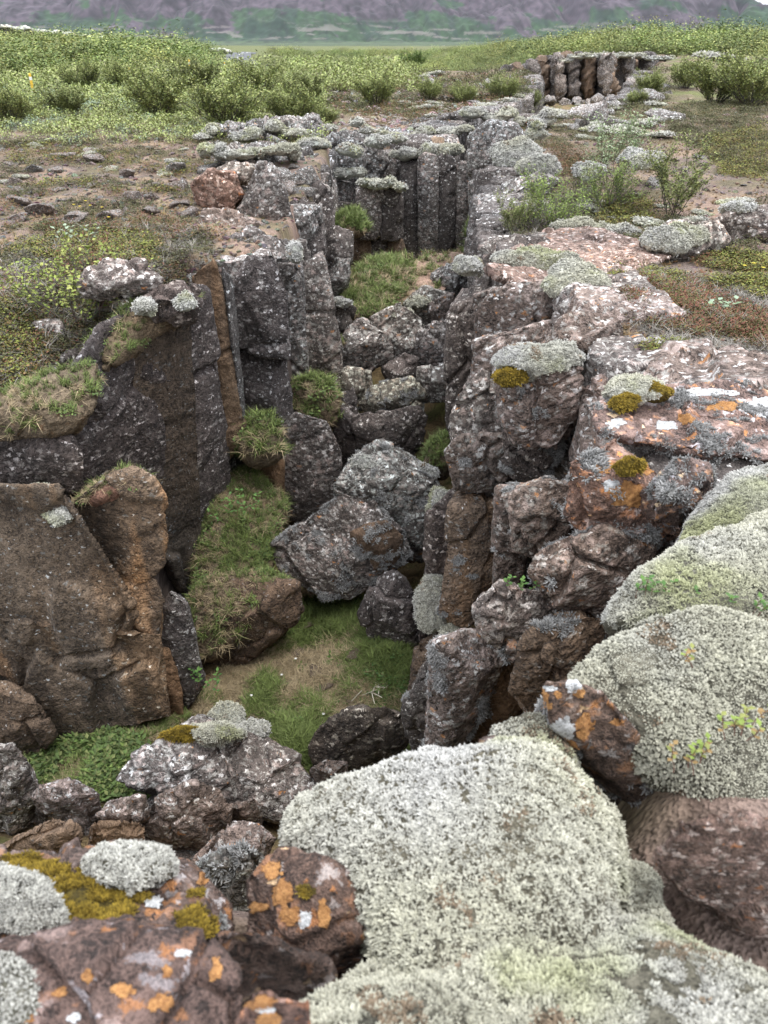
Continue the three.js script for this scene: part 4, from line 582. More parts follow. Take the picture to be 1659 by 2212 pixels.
const oval = (x, y, w, h, n = 9) => Array.from({ length: n }, (_, i) => { const a = i / n * 6.283, k = 0.85 + 0.3 * hash3(x, y, i); return [x + Math.cos(a) * w / 2 * k, y + Math.sin(a) * h / 2 * k, Math.sin(a) * -0.06 * h / 40]; });
for (const [label, D, x, y, w, h] of [
  ['greenish pale moss capping the right rim beside the reddish slab', 5.9, 1160, 562, 170, 50], ['long pale moss cushion below the reddish slab, nearest the soil', 5.2, 1250, 612, 130, 80], ['pale moss ridge along the back edge of the reddish slab, left part', 7.8, 1240, 490, 90, 28], ['pale moss ridge along the back edge of the reddish slab, right part', 7.6, 1330, 500, 110, 26],
  ['white moss blanket hanging over the far right wall', 11.6, 1110, 330, 110, 60], ['pale moss flow below the white moss blanket', 10.8, 1165, 362, 90, 44], ['big moss boulder cap beside the willow shrub on the right', 9.3, 1275, 370, 60, 36], ['flat grey moss plate right of the willow shrub', 10.0, 1380, 340, 90, 30], ['small moss dome below the flat grey moss plate', 9.4, 1395, 352, 60, 26],
  ['grey moss on the mossy grey outcrop', 6.6, 1455, 515, 130, 50], ['grey moss on top of the cracked grey outcrop', 7.2, 1590, 450, 70, 26], ['grey moss cap on the split block above the right wall', 3.9, 1170, 775, 190, 70], ['pale grey lichen pillow on the brown buried stone', 4.55, 1420, 718, 120, 36],
  ['pale moss on the white crusted slab', 3.05, 1370, 845, 130, 40], ['hanging moss curtain on the right wall above the floor', 4.55, 930, 1300, 68, 120], ['upper hanging moss clump on the right wall', 5.2, 956, 1090, 56, 70], ['small moss clump under the hanging moss curtain', 4.3, 975, 1370, 50, 36],
  ['moss sheet on the crest of the tilted lichened boulder', 6.0, 800, 1000, 90, 40], ['moss on the back of the tilted lichened boulder', 6.1, 905, 1020, 70, 50], ['pale moss on the round boulder of the rubble pile', 9.1, 860, 678, 60, 22], ['moss cap on the stone at the bottom of the deep left gap', 9.4, 740, 655, 36, 18],
  ['white moss knob on the left ledge above the dark face', 5.0, 400, 655, 50, 32], ['small moss knob left of the white moss knob', 4.9, 312, 662, 30, 22], ['white moss lump on the corner of the left pillars', 6.9, 637, 545, 28, 40], ['two lobed moss lump on the near left block, upper lobe', 4.2, 95, 1075, 50, 32], ['two lobed moss lump on the near left block, lower lobe', 4.15, 125, 1110, 56, 44],
  ['grey moss along the crest of the large slab boulder', 3.55, 470, 1585, 110, 34], ['round moss hummock behind the large slab boulder', 4.05, 490, 1550, 80, 50], ['moss hummock at the right shoulder of the large slab boulder', 3.9, 555, 1580, 50, 40], ['moss drape on the right wall rim, long one', 6.3, 1010, 575, 60, 36], ['moss over the shoulder stone of the mound', 10.1, 905, 655, 60, 24]])
  cushion(label, D, oval(x, y, w, h), { th: 0.3, bulge: 0.022 + D * 0.003, p: 9, amp: 0.2 });
{ // the many small cushions along the rims
  const R = rng(5), rows = [[430, 690, 272, 300, 16.0, 9], [440, 640, 318, 345, 12.4, 9], [700, 1010, 262, 312, 17, 14], [840, 990, 318, 342, 15.2, 8], [650, 860, 300, 380, 14.5, 9], [1030, 1180, 262, 300, 13.0, 7], [770, 870, 392, 404, 13.6, 5], [1020, 1200, 240, 270, 18.5, 6]];
  for (const [x0, x1, y0, y1, D, n] of rows) for (let i = 0; i < n; i++) { const x = lerp(x0, x1, (i + R()) / n), y = lerp(y0, y1, R()), w = 22 + R() * 40; cushion('small whitish moss cushion on the dark rim of the far fissure', D - 0.25 + R() * 0.2, oval(x, y, w, 10 + R() * 12, 7), { th: 0.4, bulge: 0.08, group: 'whitish moss cushions on the far rims' }); }
  const cap = []; for (let i = 0; i < 9; i++) { const x = 1215 + i * 27 + R() * 8; cushion('pale moss lump on the brow of the distant column cliff', 65.6 + R(), oval(x, 120 + R() * 5 + (i > 6 ? 7 : 0) + (i < 1 ? 8 : 0), 26 + R() * 14, 6, 7), { th: 1.5, bulge: 0.15, group: 'pale moss lumps on the distant cliff' }); }
}
{ const R = rng(15), src = scene.children.find((o) => /^small whitish moss cushion/.test(o.userData.label ?? '')), bb = new THREE.Box3().setFromObject(src.children[0]), ctr = bb.getCenter(V()); let first = true;
  for (const [x0, x1, y0, y1, n, s0] of [[720, 1010, 150, 175, 14, 1.6], [930, 1180, 90, 120, 10, 5.5], [1010, 1190, 185, 265, 16, 1.3], [1190, 1440, 225, 300, 22, 1.2], [860, 1010, 225, 262, 6, 1.0], [1450, 1659, 108, 135, 6, 4], [560, 700, 95, 110, 4, 6], [0, 420, 300, 420, 12, 0.5], [1240, 1659, 420, 560, 12, 0.6]])
    for (let i = 0; i < n; i++) { const p = groundAt(lerp(x0, x1, R()), lerp(y0, y1, R())), c = src.clone(), w = new THREE.Group(), s = s0 * (0.6 + 0.8 * R()); for (const k of c.children) k.position.sub(ctr); c.position.set(p.x, p.y + 0.03 * s, p.z); c.rotation.y = R() * 6.28; c.scale.set(s, s * 0.7, s); tag(c, 'moss_cushion', 'pale moss cushion lying on the lava ground away from the fissure rim', 'moss cushion', 'moss cushions on the lava plateaus'); } }
// frilly grey lichen growing on rocks already built
function frill(re, per, size, seed, thr) {
  for (const o of [...scene.children]) if (o.isMesh && re.test(o.userData.label ?? '')) shootsOn(o, o, GREY_SHOOT, per / Math.pow(0.0075 * size, 2), size, seed, -0.4, greyTone, 'lichen_tufts', (p) => fbm(p.x * 9 + 3, p.y * 9, p.z * 9, 4) + 0.25 * vn(p.x * 60, p.y * 60, p.z * 60) > thr);
}
frill(/orange stained|long slab crusted|dark hollowed stone/, 1, 1.1, 11, 0.2);
frill(/tilted boulder|arching slab|dark mossy stone in|mossy grey boulder hanging/, 1, 1.7, 12, 0.26);
frill(/between the moss mounds|bottom left$/, 0.5, 0.7, 13, 0.36);
for (const o of [...scene.children]) if (/^right wall/.test(o.userData.label ?? '')) for (const c of [...o.children]) shootsOn(o, c, GREY_SHOOT, 1 / Math.pow(0.0075 * 1.2, 2), 1.2, ++SEED, -0.3, greyTone, 'lichen_tufts', (p) => p.z > -4.4 && fbm(p.x * 8 + 3, p.y * 8, p.z * 8, 3) > 0.30);

// ---------------------------------------------------------------- loose stones
const PEBBLE = [0, 1, 2, 3, 4, 5].map((k) => { const R = rng(300 + k), P = Array.from({ length: 9 }, () => V(R() - 0.5, (R() - 0.5) * 0.8, R() - 0.5).normalize().multiply(V(0.66, 0.42, 0.52))); return rockGeo(P, { edge: 0.06, seed: 300 + k, cell: 0.6, block: 0.02, crack: 0.03, fine: 0.012, amp: 0.05, cuts: 2, tile: 1.5 }); });
{
  const R = rng(9), place = (px, py, s, mat, name, label, group, sink = 0.1) => { const p = groundAt(px, py), m = new THREE.Mesh(PEBBLE[Math.floor(R() * 6)], mat); m.position.set(p.x, p.y + s * (0.15 - sink), p.z); m.rotation.set((R() - 0.5) * 0.6, R() * 6.28, (R() - 0.5) * 0.6); m.scale.set(s * (0.7 + 0.6 * R()), s * (0.6 + 0.5 * R()), s * (0.7 + 0.6 * R())); tag(m, name, label, 'stone', group); };
  for (let i = 0; i < 62; i++) place(R() * 480, 330 + R() * 180, 0.08 + R() * R() * 0.32, R() < 0.9 ? M.pink : M.lichen, 'stone', 'pale brown stone lying on the bare soil of the left plateau', 'pale stones on the left plateau');
  for (let i = 0; i < 46; i++) place(430 + R() * 260, 290 + R() * 130, 0.15 + R() * R() * 0.5, R() < 0.35 ? M.pink : M.lichen, 'stone', 'grey lichened stone of the rubble on the left rim', 'rubble stones on the left rim');
  for (let i = 0; i < 42; i++) place(1230 + R() * 420, 330 + R() * 340, 0.08 + R() * R() * 0.3, R() < 0.6 ? M.pink : M.lichen, 'stone', 'small reddish stone lying on the right plateau', 'reddish stones on the right plateau');
  for (let i = 0; i < 60; i++) place(900 + R() * 540, 175 + R() * 110, 0.3 + R() * R() * 0.9, M.lichen, 'stone', 'pale lichened stone on the far lava plateau', 'pale stones on the far lava plateau', 0.2);
  for (let i = 0; i < 44; i++) place(470 + R() * 400, 1330 + R() * 350, 0.06 + R() * 0.12, M.brown, 'stone', 'small brown stone lying in the grass of the fissure floor', 'small stones on the fissure floor');
  for (let i = 0; i < 16; i++) place(690 + R() * 300, 640 + R() * 220, 0.15 + R() * R() * 0.4, M.lichen, 'stone', 'grey stone in the rubble pile across the fissure', 'rubble pile stones');
  for (let i = 0; i < 26; i++) place(20 + R() * 560, 1700 + R() * 230, 0.12 + R() * 0.2, R() < 0.5 ? M.pink : M.lichen, 'stone', 'brown rubble stone at the near end of the fissure', 'rubble stones at the near end');
  for (let i = 0; i < 22; i++) { place(940 + R() * 300, 83 + R() * 40, 1.2 + R() * 2, R() < 0.5 ? M.lichen : M.dark, 'stone', 'weathered lava block among the far birch scrub', 'lava blocks among the far scrub', 0.3); }
}

// ---------------------------------------------------------------- grass, heath, leafy plants
const inside = (P, x, y) => { let k = false; for (let i = 0, j = P.length - 1; i < P.length; j = i++) if ((P[i][1] > y) !== (P[j][1] > y) && x < (P[j][0] - P[i][0]) * (y - P[i][1]) / (P[j][1] - P[i][1]) + P[i][0]) k = !k; return k; };
function cover(poly, n, seed, make) {             // n places on the ground inside an outline
  const R = rng(seed), xs = poly.map((p) => p[0]), ys = poly.map((p) => p[1]), out = []; let tries = 0;
  while (out.length < n && tries++ < n * 6) { const x = lerp(Math.min(...xs), Math.max(...xs), R()), y = lerp(Math.min(...ys), Math.max(...ys), R()); if (!inside(poly, x, y)) continue; const p = groundAt(x, y), r = make(p, R, x, y); if (r) out.push(r); }
  return out;
}
const up = (R, k = 0.3) => V((R() - 0.5) * k, 1, (R() - 0.5) * k).normalize();
const GREEN = blades(60, 20, 0.075, 0.0022, 1.0, [0.05, 0.065, 0.02], [0.165, 0.215, 0.06]), STRAW = blades(61, 24, 0.06, 0.0021, 1.5, [0.10, 0.08, 0.045], [0.38, 0.30, 0.18]);
{
  const floorPoly = [[430, 1500], [640, 1300], [800, 1290], [900, 1430], [890, 1660], [750, 1720], [640, 1640], [560, 1600], [430, 1560]], left = [[60, 1640], [120, 1580], [300, 1550], [420, 1545], [330, 1600], [270, 1680], [330, 1720], [200, 1740], [60, 1690]];
  const tone = (R) => { const v = 0.7 + 0.6 * R(); return [v, v, v]; };
  const isGreen = (p, b) => fbm(p.x * 2.2 + 5, 1, p.z * 2.2, 3) + b;
  const g = [...cover(floorPoly, 3600, 21, (p, R) => (p.y < -2.2 && isGreen(p, R() * 0.3 - 0.15) > -0.06 ? [p, up(R, 0.5), 0.7 + 0.9 * R(), tone(R)] : null)), ...cover(left, 500, 22, (p, R) => (p.y < -2 ? [p, up(R, 0.5), 0.6 + 0.7 * R(), tone(R)] : null))];
  tag(scatter(GREEN, LEAF, g), 'grass', 'short green grass on the fissure floor', null, null, 'stuff');
  const s = [...cover(floorPoly, 3600, 23, (p, R) => (p.y < -2.2 && isGreen(p, R() * 0.3 - 0.15) < 0.0 ? [p, up(R, 0.8), 0.6 + 0.8 * R(), tone(R)] : null)), ...cover(left, 900, 24, (p, R) => (p.y < -2 ? [p, up(R, 0.7), 0.5 + 0.6 * R(), tone(R)] : null))];
  tag(scatter(STRAW, LEAF, s), 'dry_grass', 'matted straw coloured grass on the fissure floor', null, null, 'stuff');
  const LOW = clump(65, 26, 0.06, 0.07, 0.026, [[0.12, 0.19, 0.05], [0.17, 0.24, 0.065], [0.085, 0.13, 0.04], [0.19, 0.22, 0.08]]);
  const lp = [...cover(left, 460, 25, (p, R) => (p.y < -2 && fbm(p.x * 2.6, 7, p.z * 2.6, 3) + R() * 0.3 > 0.02 ? [p, up(R), 1.0 + 1.0 * R(), tone(R)] : null)), ...cover([[800, 1380], [900, 1440], [890, 1620], [820, 1560], [780, 1500]], 60, 26, (p, R) => (p.y < -2.2 ? [p, up(R), 0.7 + 0.8 * R(), [0.8, 1, 0.9]] : null)), ...cover(floorPoly, 110, 27, (p, R) => (p.y < -2.2 ? [p, up(R), 0.5 + 0.9 * R(), [0.9, 1, 0.8]] : null))];
  tag(scatter(LOW, LEAF, lp), 'leafy_plants', 'bright green low leafy plants covering parts of the fissure floor', null, null, 'stuff');
  // turf on banks: mounds with their own grass
  const bank = (label, D, pts, n, mixg, o = {}) => {
    const gr = new THREE.Group(), m = stone(M.soil, D, pts, { p: 9, cuts: 0, cell: 0.25, block: 0.02, crack: 0.02, th: 0.6, bulge: 0.12, tint: [0.5, 0.46, 0.34], ...o }); part(m, 'turf_mound', gr);
    const pts2 = onMesh(m, n * 1.7, ++SEED, (p, nn) => nn.y > 0.0 && nn.y + 0.6 * nn.z > 0.15), R = rng(SEED);
    const A = [], B = [], C = []; for (const [p, nn] of pts2) { const d = nn.lerp(YUP, 0.6).normalize(), k = R() + 0.8 * fbm(p.x * 3, p.y * 3, p.z * 3, 2), sc = (o.gs ?? 1) * (0.55 + 0.8 * R()); (k < mixg ? A : B).push([p, d, sc, tone(R)]); if (R() < (o.leafy ?? 0.06)) C.push([p, d, (o.gs ?? 1) * (0.6 + 0.6 * R()), tone(R)]); }
    if (A.length) part(scatter(GREEN, LEAF, A), 'green_grass', gr, 'stuff'); if (B.length) part(scatter(STRAW, LEAF, B), 'dry_grass', gr, 'stuff'); if (C.length) part(scatter(LOW, LEAF, C), 'leafy_plants', gr, 'stuff');
    tag(gr, 'turf_bank', label, 'turf bank');
  };
  bank('steep green turf bank between the left wall and the arching slab', 5.95, [[428, 1285, -0.5], [435, 1200, -0.3], [450, 1120, 0], [500, 1030, 0.4], [560, 1032, 0.5], [612, 1105, 0.3], [605, 1150, 0.1], [590, 1205, -0.2], [560, 1270, -0.5], [480, 1300, -0.6]], 1500, 0.72, { leafy: 0.12 });
  bank('dry turf cap on the rounded undercut boulder', 5.05, [[410, 1330, -0.1], [425, 1270, 0.05], [520, 1245, 0.15], [600, 1250, 0.2], [625, 1275, 0.1], [560, 1290, 0], [490, 1330, -0.1], [470, 1420, -0.2], [425, 1420, -0.2]], 700, 0.62, { leafy: 0.1 });
  bank('shaggy grass tuft hanging in the niche left of the lichened pillar', 6.35, [[515, 960, -0.1], [525, 915], [560, 903], [605, 925], [608, 985, -0.1], [575, 1005, -0.15], [530, 1000, -0.15]], 420, 0.6, { gs: 1.3 });
  bank('leafy turf shelf below the pale mossy stone, left of the cavern', 7.5, [[625, 870], [640, 830], [700, 822], [735, 870], [720, 915, -0.1], [660, 920, -0.1]], 420, 0.55, { gs: 1.4, leafy: 0.3 });
  bank('bright green patch right of the tilted boulder', 6.5, [[915, 1010], [935, 960], [970, 945], [978, 1000], [960, 1030], [930, 1030]], 260, 1.1, { gs: 1.2 });
  bank('grassy mound in the far part of the fissure', 10.9, [[742, 680, -0.8], [755, 610], [800, 572, 0.8], [880, 565, 1.2], [880, 620, 0.4], [840, 680, -0.6], [790, 690, -0.9]], 900, 0.62, { gs: 1.9 });
  bank('reddish bare soil slope with sparse grass right of the grassy mound', 11.3, [[860, 650, -0.6], [880, 590, 0.6], [930, 560, 1.6], [1000, 555, 1.4], [985, 600, 0.3], [930, 650, -0.6]], 160, 0.3, { gs: 1.6, tint: [0.9, 0.75, 0.65] });
  bank('small bright grass ledge among the upright columns', 12.6, [[728, 490], [745, 462, 0.2], [775, 465, 0.3], [790, 500, 0.1], [760, 512, -0.1]], 200, 1.2, { gs: 1.8 });
  bank('green grass wedge in the narrow slot', 13.2, [[1008, 530], [1012, 490], [1022, 482], [1024, 540]], 80, 1.2, { gs: 1.8 });
  bank('mossy green hump beside the deep left gap', 8.6, [[660, 760], [680, 735], [720, 728], [742, 745], [700, 770]], 260, 1.0, { gs: 1.0, tint: [0.4, 0.42, 0.2] });
  bank('ragged turf crown on the rusty streaked block', 4.35, [[155, 1090], [200, 1045], [260, 1014], [320, 1035], [335, 1062], [270, 1070], [200, 1105]], 260, 0.1, { th: 0.4, tint: [0.72, 0.5, 0.42], gs: 0.8 });
  bank('overhanging turf brow of the left ledge', 4.35, [[-80, 880], [60, 860, 0.1], [160, 850, 0.2], [215, 780, 0.4], [215, 850, 0.2], [165, 930, 0], [60, 945], [-80, 960]], 700, 0.6, { th: 0.6, leafy: 0.15, gs: 0.8 });
  bank('turf brow above the tall dark face', 5.0, [[190, 760], [260, 690, 0.1], [310, 650, 0.3], [430, 640, 0.6], [400, 690, 0.4], [310, 720, 0.1], [230, 800, -0.1]], 520, 0.62, { th: 0.6, leafy: 0.15, gs: 0.8 });
}
{ const R0 = rng(8), gl = [...cover([[0, 310], [690, 265], [690, 420], [480, 640], [0, 560]], 2600, 80, (p, R) => (p.y > -0.6 ? [p, up(R, 1.2), (0.03 + 0.07 * R() * R()) * Math.max(1, -p.z / 9), [0.8 + 0.5 * R(), 0.8 + 0.5 * R(), 0.8 + 0.4 * R()]] : null)), ...cover([[1050, 260], [1659, 230], [1659, 860], [1300, 830], [1050, 600]], 2400, 81, (p, R) => (p.y > -0.6 ? [p, up(R, 1.2), (0.025 + 0.06 * R() * R()) * Math.max(1, -p.z / 9), [0.9 + 0.4 * R(), 0.8 + 0.4 * R(), 0.75 + 0.4 * R()]] : null)), ...cover([[700, 150], [1200, 150], [1200, 270], [700, 300]], 1200, 82, (p, R) => [p, up(R, 1), 0.1 + 0.25 * R() * R(), [1 + 0.5 * R(), 1 + 0.4 * R(), 1 + 0.4 * R()]])];
  const GRAV = (() => { const R = rng(333), P = Array.from({ length: 9 }, () => V(R() - 0.5, (R() - 0.5) * 0.6, R() - 0.5).normalize().multiply(V(0.6, 0.36, 0.5))); return rockGeo(P, { edge: 0.3, seed: 333, cell: 0, fine: 0.02, amp: 0.05, cuts: 2 }); })();
  tag(scatter(GRAV, M.pink, gl), 'gravel', 'loose gravel scattered over the soil of the plateaus', null, null, 'stuff');
  const dg = [...cover([[0, 300], [690, 260], [500, 620], [430, 660], [200, 900], [0, 940]], 1500, 83, (p, R) => (p.y > -0.7 && fbm(p.x * 1.4, 4, p.z * 1.4, 3) > -0.08 ? [p, up(R, 0.7), (0.4 + 0.6 * R()) * Math.max(1, -p.z / 12), [0.8 + 0.4 * R(), 0.8 + 0.4 * R(), 0.8]] : null)), ...cover([[1050, 250], [1659, 200], [1659, 780], [1350, 780], [1050, 560]], 1500, 84, (p, R) => (p.y > -0.7 && fbm(p.x * 1.4, 4, p.z * 1.4, 3) > -0.05 ? [p, up(R, 0.7), (0.35 + 0.5 * R()) * Math.max(1, -p.z / 12), [0.9, 0.75, 0.6]] : null))];
  tag(scatter(STRAW, LEAF, dg), 'plateau_grass', 'thin dry grass on the plateaus', null, null, 'stuff'); }
// heath, crowberry and dwarf birch on the plateaus
{
  const kinds = {
    lime: clump(70, 44, 0.075, 0.07, 0.018, [[0.19, 0.21, 0.04], [0.12, 0.14, 0.03], [0.23, 0.21, 0.05], [0.08, 0.09, 0.035], [0.20, 0.13, 0.05]]),
    rust: clump(71, 44, 0.075, 0.08, 0.016, [[0.20, 0.105, 0.05], [0.14, 0.10, 0.035], [0.23, 0.15, 0.06], [0.11, 0.12, 0.04], [0.20, 0.08, 0.05]]),
    olive: clump(72, 44, 0.08, 0.05, 0.016, [[0.10, 0.11, 0.035], [0.075, 0.085, 0.035], [0.13, 0.12, 0.05], [0.12, 0.095, 0.06]]),
    silver: clump(73, 36, 0.08, 0.10, 0.026, [[0.24, 0.30, 0.20], [0.19, 0.26, 0.16], [0.28, 0.33, 0.25]]),
    twig: blades(75, 14, 0.11, 0.0022, 1.5, [0.10, 0.085, 0.075], [0.27, 0.25, 0.22]),
    mead: clump(74, 44, 0.10, 0.12, 0.026, [[0.27, 0.33, 0.10], [0.36, 0.40, 0.15], [0.17, 0.21, 0.07], [0.36, 0.34, 0.20]]),
  };
  const L = { lime: [], rust: [], olive: [], silver: [], mead: [] };
  const patch = (kind, poly, n, seed, s = 1, thr = -0.6, fade) => L[kind].push(...cover(poly, n, seed, (p, R, X, Y) => { if (p.y < -1.2 || (fade && R() > sstep(fade[0], fade[1], Y)) || fbm(p.x * 1.3 + seed, 0, p.z * 1.3, 3) < thr) return null; const v = 0.7 + 0.6 * R(); return [p, up(R), s * (0.75 + 0.9 * R()) * Math.max(1, -p.z / 14), [v, v, v]]; }));
  const box = (x0, y0, x1, y1) => [[x0, y0], [x1, y0], [x1, y1], [x0, y1]];
  L.twig = []; patch('twig', [[0, 560], [200, 490], [440, 500], [480, 600], [430, 650], [300, 720], [200, 850], [0, 930]], 900, 131, 0.8); patch('twig', [[1320, 560], [1659, 640], [1659, 800], [1450, 760], [1080, 520], [1250, 380]], 700, 132, 0.7, -0.1); patch('rust', [[0, 600], [300, 560], [430, 620], [250, 760], [0, 900]], 420, 133, 0.9);
  patch('lime', [[0, 560], [120, 510], [300, 500], [350, 530], [330, 570], [180, 590], [60, 640], [0, 660]], 620, 31, 0.9, -0.05); patch('olive', [[0, 540], [200, 480], [440, 500], [480, 560], [430, 640], [300, 700], [200, 800], [0, 850]], 1500, 32, 0.9, -0.15);
  patch('lime', [[0, 640], [70, 680], [90, 760], [60, 800], [0, 800]], 220, 33, 0.9); patch('lime', [[0, 800], [100, 800], [180, 830], [140, 880], [0, 900]], 180, 34, 0.9); patch('rust', [[100, 480], [260, 490], [300, 560], [220, 640], [120, 620]], 240, 35, 0.9);
  patch('olive', box(0, 300, 500, 500), 900, 36, 1, 0.06); patch('lime', box(20, 300, 420, 420), 260, 37, 1, 0.15); patch('rust', box(0, 310, 480, 520), 300, 38, 1, 0.12);
  patch('mead', box(0, 185, 700, 330), 2600, 39, 1.1, -0.12, [325, 235]); patch('silver', box(0, 200, 480, 325), 520, 40, 1.0, 0.02, [322, 240]); patch('olive', box(0, 230, 700, 320), 900, 41, 1, -0.05); patch('mead', box(0, 140, 900, 200), 1400, 42, 1.2, -0.2);
  patch('olive', [[1050, 250], [1420, 240], [1400, 330], [1200, 380], [1170, 340]], 700, 43, 1, -0.05); patch('olive', [[1420, 230], [1659, 210], [1659, 380], [1600, 380], [1440, 290]], 1500, 44, 1, -0.3); patch('lime', [[1500, 300], [1659, 270], [1659, 390], [1560, 380]], 420, 45, 1);
  patch('lime', [[1280, 430], [1400, 430], [1410, 480], [1300, 495]], 260, 46, 0.9); patch('olive', [[1080, 440], [1250, 380], [1300, 440], [1260, 490], [1120, 520]], 420, 47, 0.9); patch('rust', [[1180, 310], [1260, 330], [1250, 390], [1200, 380]], 140, 48);
  patch('lime', [[1320, 570], [1480, 600], [1450, 680], [1340, 660]], 300, 49, 0.75, -0.1); patch('rust', [[1320, 560], [1500, 620], [1659, 690], [1659, 760], [1450, 720], [1350, 690]], 1500, 50, 0.8, -0.25); patch('lime', [[1520, 540], [1659, 560], [1659, 650], [1540, 620]], 420, 51, 0.8, -0.1); patch('lime', [[1400, 750], [1480, 750], [1470, 790], [1410, 790]], 120, 52, 0.7); patch('rust', box(1500, 520, 1659, 700), 380, 53, 0.8, 0);
  patch('olive', box(700, 150, 1200, 260), 1300, 54, 1.2, 0.0); patch('rust', box(720, 170, 1150, 290), 420, 55, 1.2, 0.1); patch('olive', box(1180, 260, 1659, 560), 700, 56, 1, 0.08); patch('olive', box(1120, 150, 1450, 240), 500, 57, 1.2, 0.05);
  const text = { twig: 'grey dead twigs tangled in the heath',  lime: 'yellow green bilberry and moss patches on the plateaus', rust: 'rusty brown heather on the plateaus', olive: 'dull olive heath covering the plateaus', silver: 'silvery woolly willow leaves on the left meadow', mead: 'fresh green meadow plants on the far left plateau' };
  for (const k in L) tag(scatter(kinds[k], LEAF, L[k]), k === 'twig' ? 'dead_twigs' : k === 'silver' ? 'willow_carpet' : k === 'mead' ? 'meadow_plants' : 'heath', text[k], null, null, 'stuff');
}

// ---------------------------------------------------------------- shrubs
function tube(T, a, b, r0, r1, c) { const d = b.clone().sub(a), s = Math.abs(d.y) > 0.9 * d.length() ? V(1, 0, 0) : V(0, 1, 0), u = d.clone().cross(s).normalize(), w = d.clone().cross(u).normalize(), q = (p, r, k) => { const A = k * 2.094; return p.clone().addScaledVector(u, Math.cos(A) * r).addScaledVector(w, Math.sin(A) * r).toArray(); };
  for (let k = 0; k < 3; k++) { T.push([q(a, r0, k), q(a, r0, k + 1), q(b, r1, k), c, c, c], [q(a, r0, k + 1), q(b, r1, k + 1), q(b, r1, k), c, c, c]); } }
function shrubGeo(seed, { stems = 10, height = 1, spread = 0.6, leaves = 1500, leaf = 0.03, cols, bark = [0.10, 0.085, 0.075], thick = 0.012, levels = 3 }) {
  const R = rng(seed), T = [], tips = [];
  const grow = (p, d, len, r, lv) => { let q = p, dir = d; const seg = 3; for (let i = 0; i < seg; i++) { dir = dir.clone().add(V(R() - 0.5, (R() - 0.4) * 0.6, R() - 0.5).multiplyScalar(0.42)).normalize(); const e = q.clone().addScaledVector(dir, len / seg); tube(T, q, e, r * (1 - i * 0.22), r * (0.78 - i * 0.22), bark.map((x) => x * (0.8 + 0.4 * R()))); if (lv < levels) { const nb = i ? 2 : 1; for (let b = 0; b < nb; b++) grow(e, dir.clone().add(V(R() - 0.5, R() * 0.5 - 0.1, R() - 0.5).multiplyScalar(1.3)).normalize(), len * (0.45 + 0.25 * R()), r * 0.5, lv + 1); } if (lv >= levels - 1 || (lv > 0 && i > 0)) tips.push([q.clone(), e.clone()]); q = e; } };
  for (let i = 0; i < stems; i++) { const a = i / stems * 6.28 + R(), k = spread * (0.25 + 0.9 * R()); grow(V(Math.cos(a) * 0.06 * height, -0.05, Math.sin(a) * 0.06 * height), V(Math.cos(a) * k, 1, Math.sin(a) * k).normalize(), height * (0.5 + 0.28 * R()), thick, 1); }
  const F = [];
  for (let i = 0; i < leaves; i++) { const [a, b] = tips[Math.floor(R() * tips.length)], p = a.clone().lerp(b, R()).add(V(R() - 0.5, R() - 0.5, R() - 0.5).multiplyScalar(leaf * 1.8)), c = cols[Math.floor(R() * cols.length)], v = 0.7 + 0.6 * R(); leafTris(F, p.toArray(), rdir(R, 0.0), [R() - 0.5, 1, R() - 0.5], leaf * (0.6 + 0.7 * R()), leaf * 0.34, c.map((x) => x * v)); }
  return [fan(T), fan(F)];
}
const BIRCH = [[0.198, 0.237, 0.070], [0.256, 0.288, 0.090], [0.134, 0.173, 0.058], [0.282, 0.294, 0.115]], DEEP = [[0.096, 0.134, 0.045], [0.134, 0.179, 0.058], [0.179, 0.218, 0.077]], WILLOW = [[0.346, 0.422, 0.269], [0.269, 0.346, 0.179], [0.192, 0.256, 0.102]];
const kindsOf = new Map();
function shrub(kind, opt) { if (!kindsOf.has(kind)) { const [a, b] = shrubGeo(opt.seed, opt); kindsOf.set(kind, [a, b]); } return kindsOf.get(kind); }
function plant(kind, opt, px, py, scale, label, cat = 'shrub', name = 'shrub', group, turn = 0, lift = 0) {
  const [a, b] = shrub(kind, opt), g = new THREE.Group(), p = groundAt(px, py); part(new THREE.Mesh(a, BARK), 'stem', g); part(new THREE.Mesh(b, LEAF), 'foliage', g, 'stuff'); g.position.set(p.x, p.y + lift - 0.02, p.z); g.rotation.y = turn; g.scale.setScalar(scale); return tag(g, name, label, cat, group);
}
plant('sparse', { seed: 81, stems: 9, height: 0.62, spread: 1.3, leaves: 1300, leaf: 0.034, cols: [[0.26, 0.32, 0.06], [0.21, 0.27, 0.055], [0.31, 0.33, 0.09]], thick: 0.008, bark: [0.12, 0.10, 0.085] }, 165, 690, 1.0, 'sprawling young birch with yellow green leaves on the left ledge', 'shrub', 'birch_shrub');
plant('lowgreen', { seed: 82, stems: 18, height: 0.75, spread: 1.5, leaves: 4200, leaf: 0.036, cols: [[0.20, 0.28, 0.055], [0.15, 0.22, 0.045], [0.25, 0.32, 0.075]], thick: 0.009, bark: [0.2, 0.18, 0.16] }, 1185, 492, 0.66, 'bushy bright green shrub nearest the fissure on the right', 'shrub', 'birch_shrub');
plant('lowgreen', {}, 1310, 450, 0.64, 'bushy green shrub beneath the pale willow on the right', 'shrub', 'birch_shrub', null, 1.9);
plant('willow', { seed: 83, stems: 8, height: 1.0, spread: 0.5, leaves: 2600, leaf: 0.042, cols: WILLOW, thick: 0.008 }, 1320, 405, 0.8, 'pale grey leaved willow standing behind the green shrubs', 'shrub', 'willow_shrub');
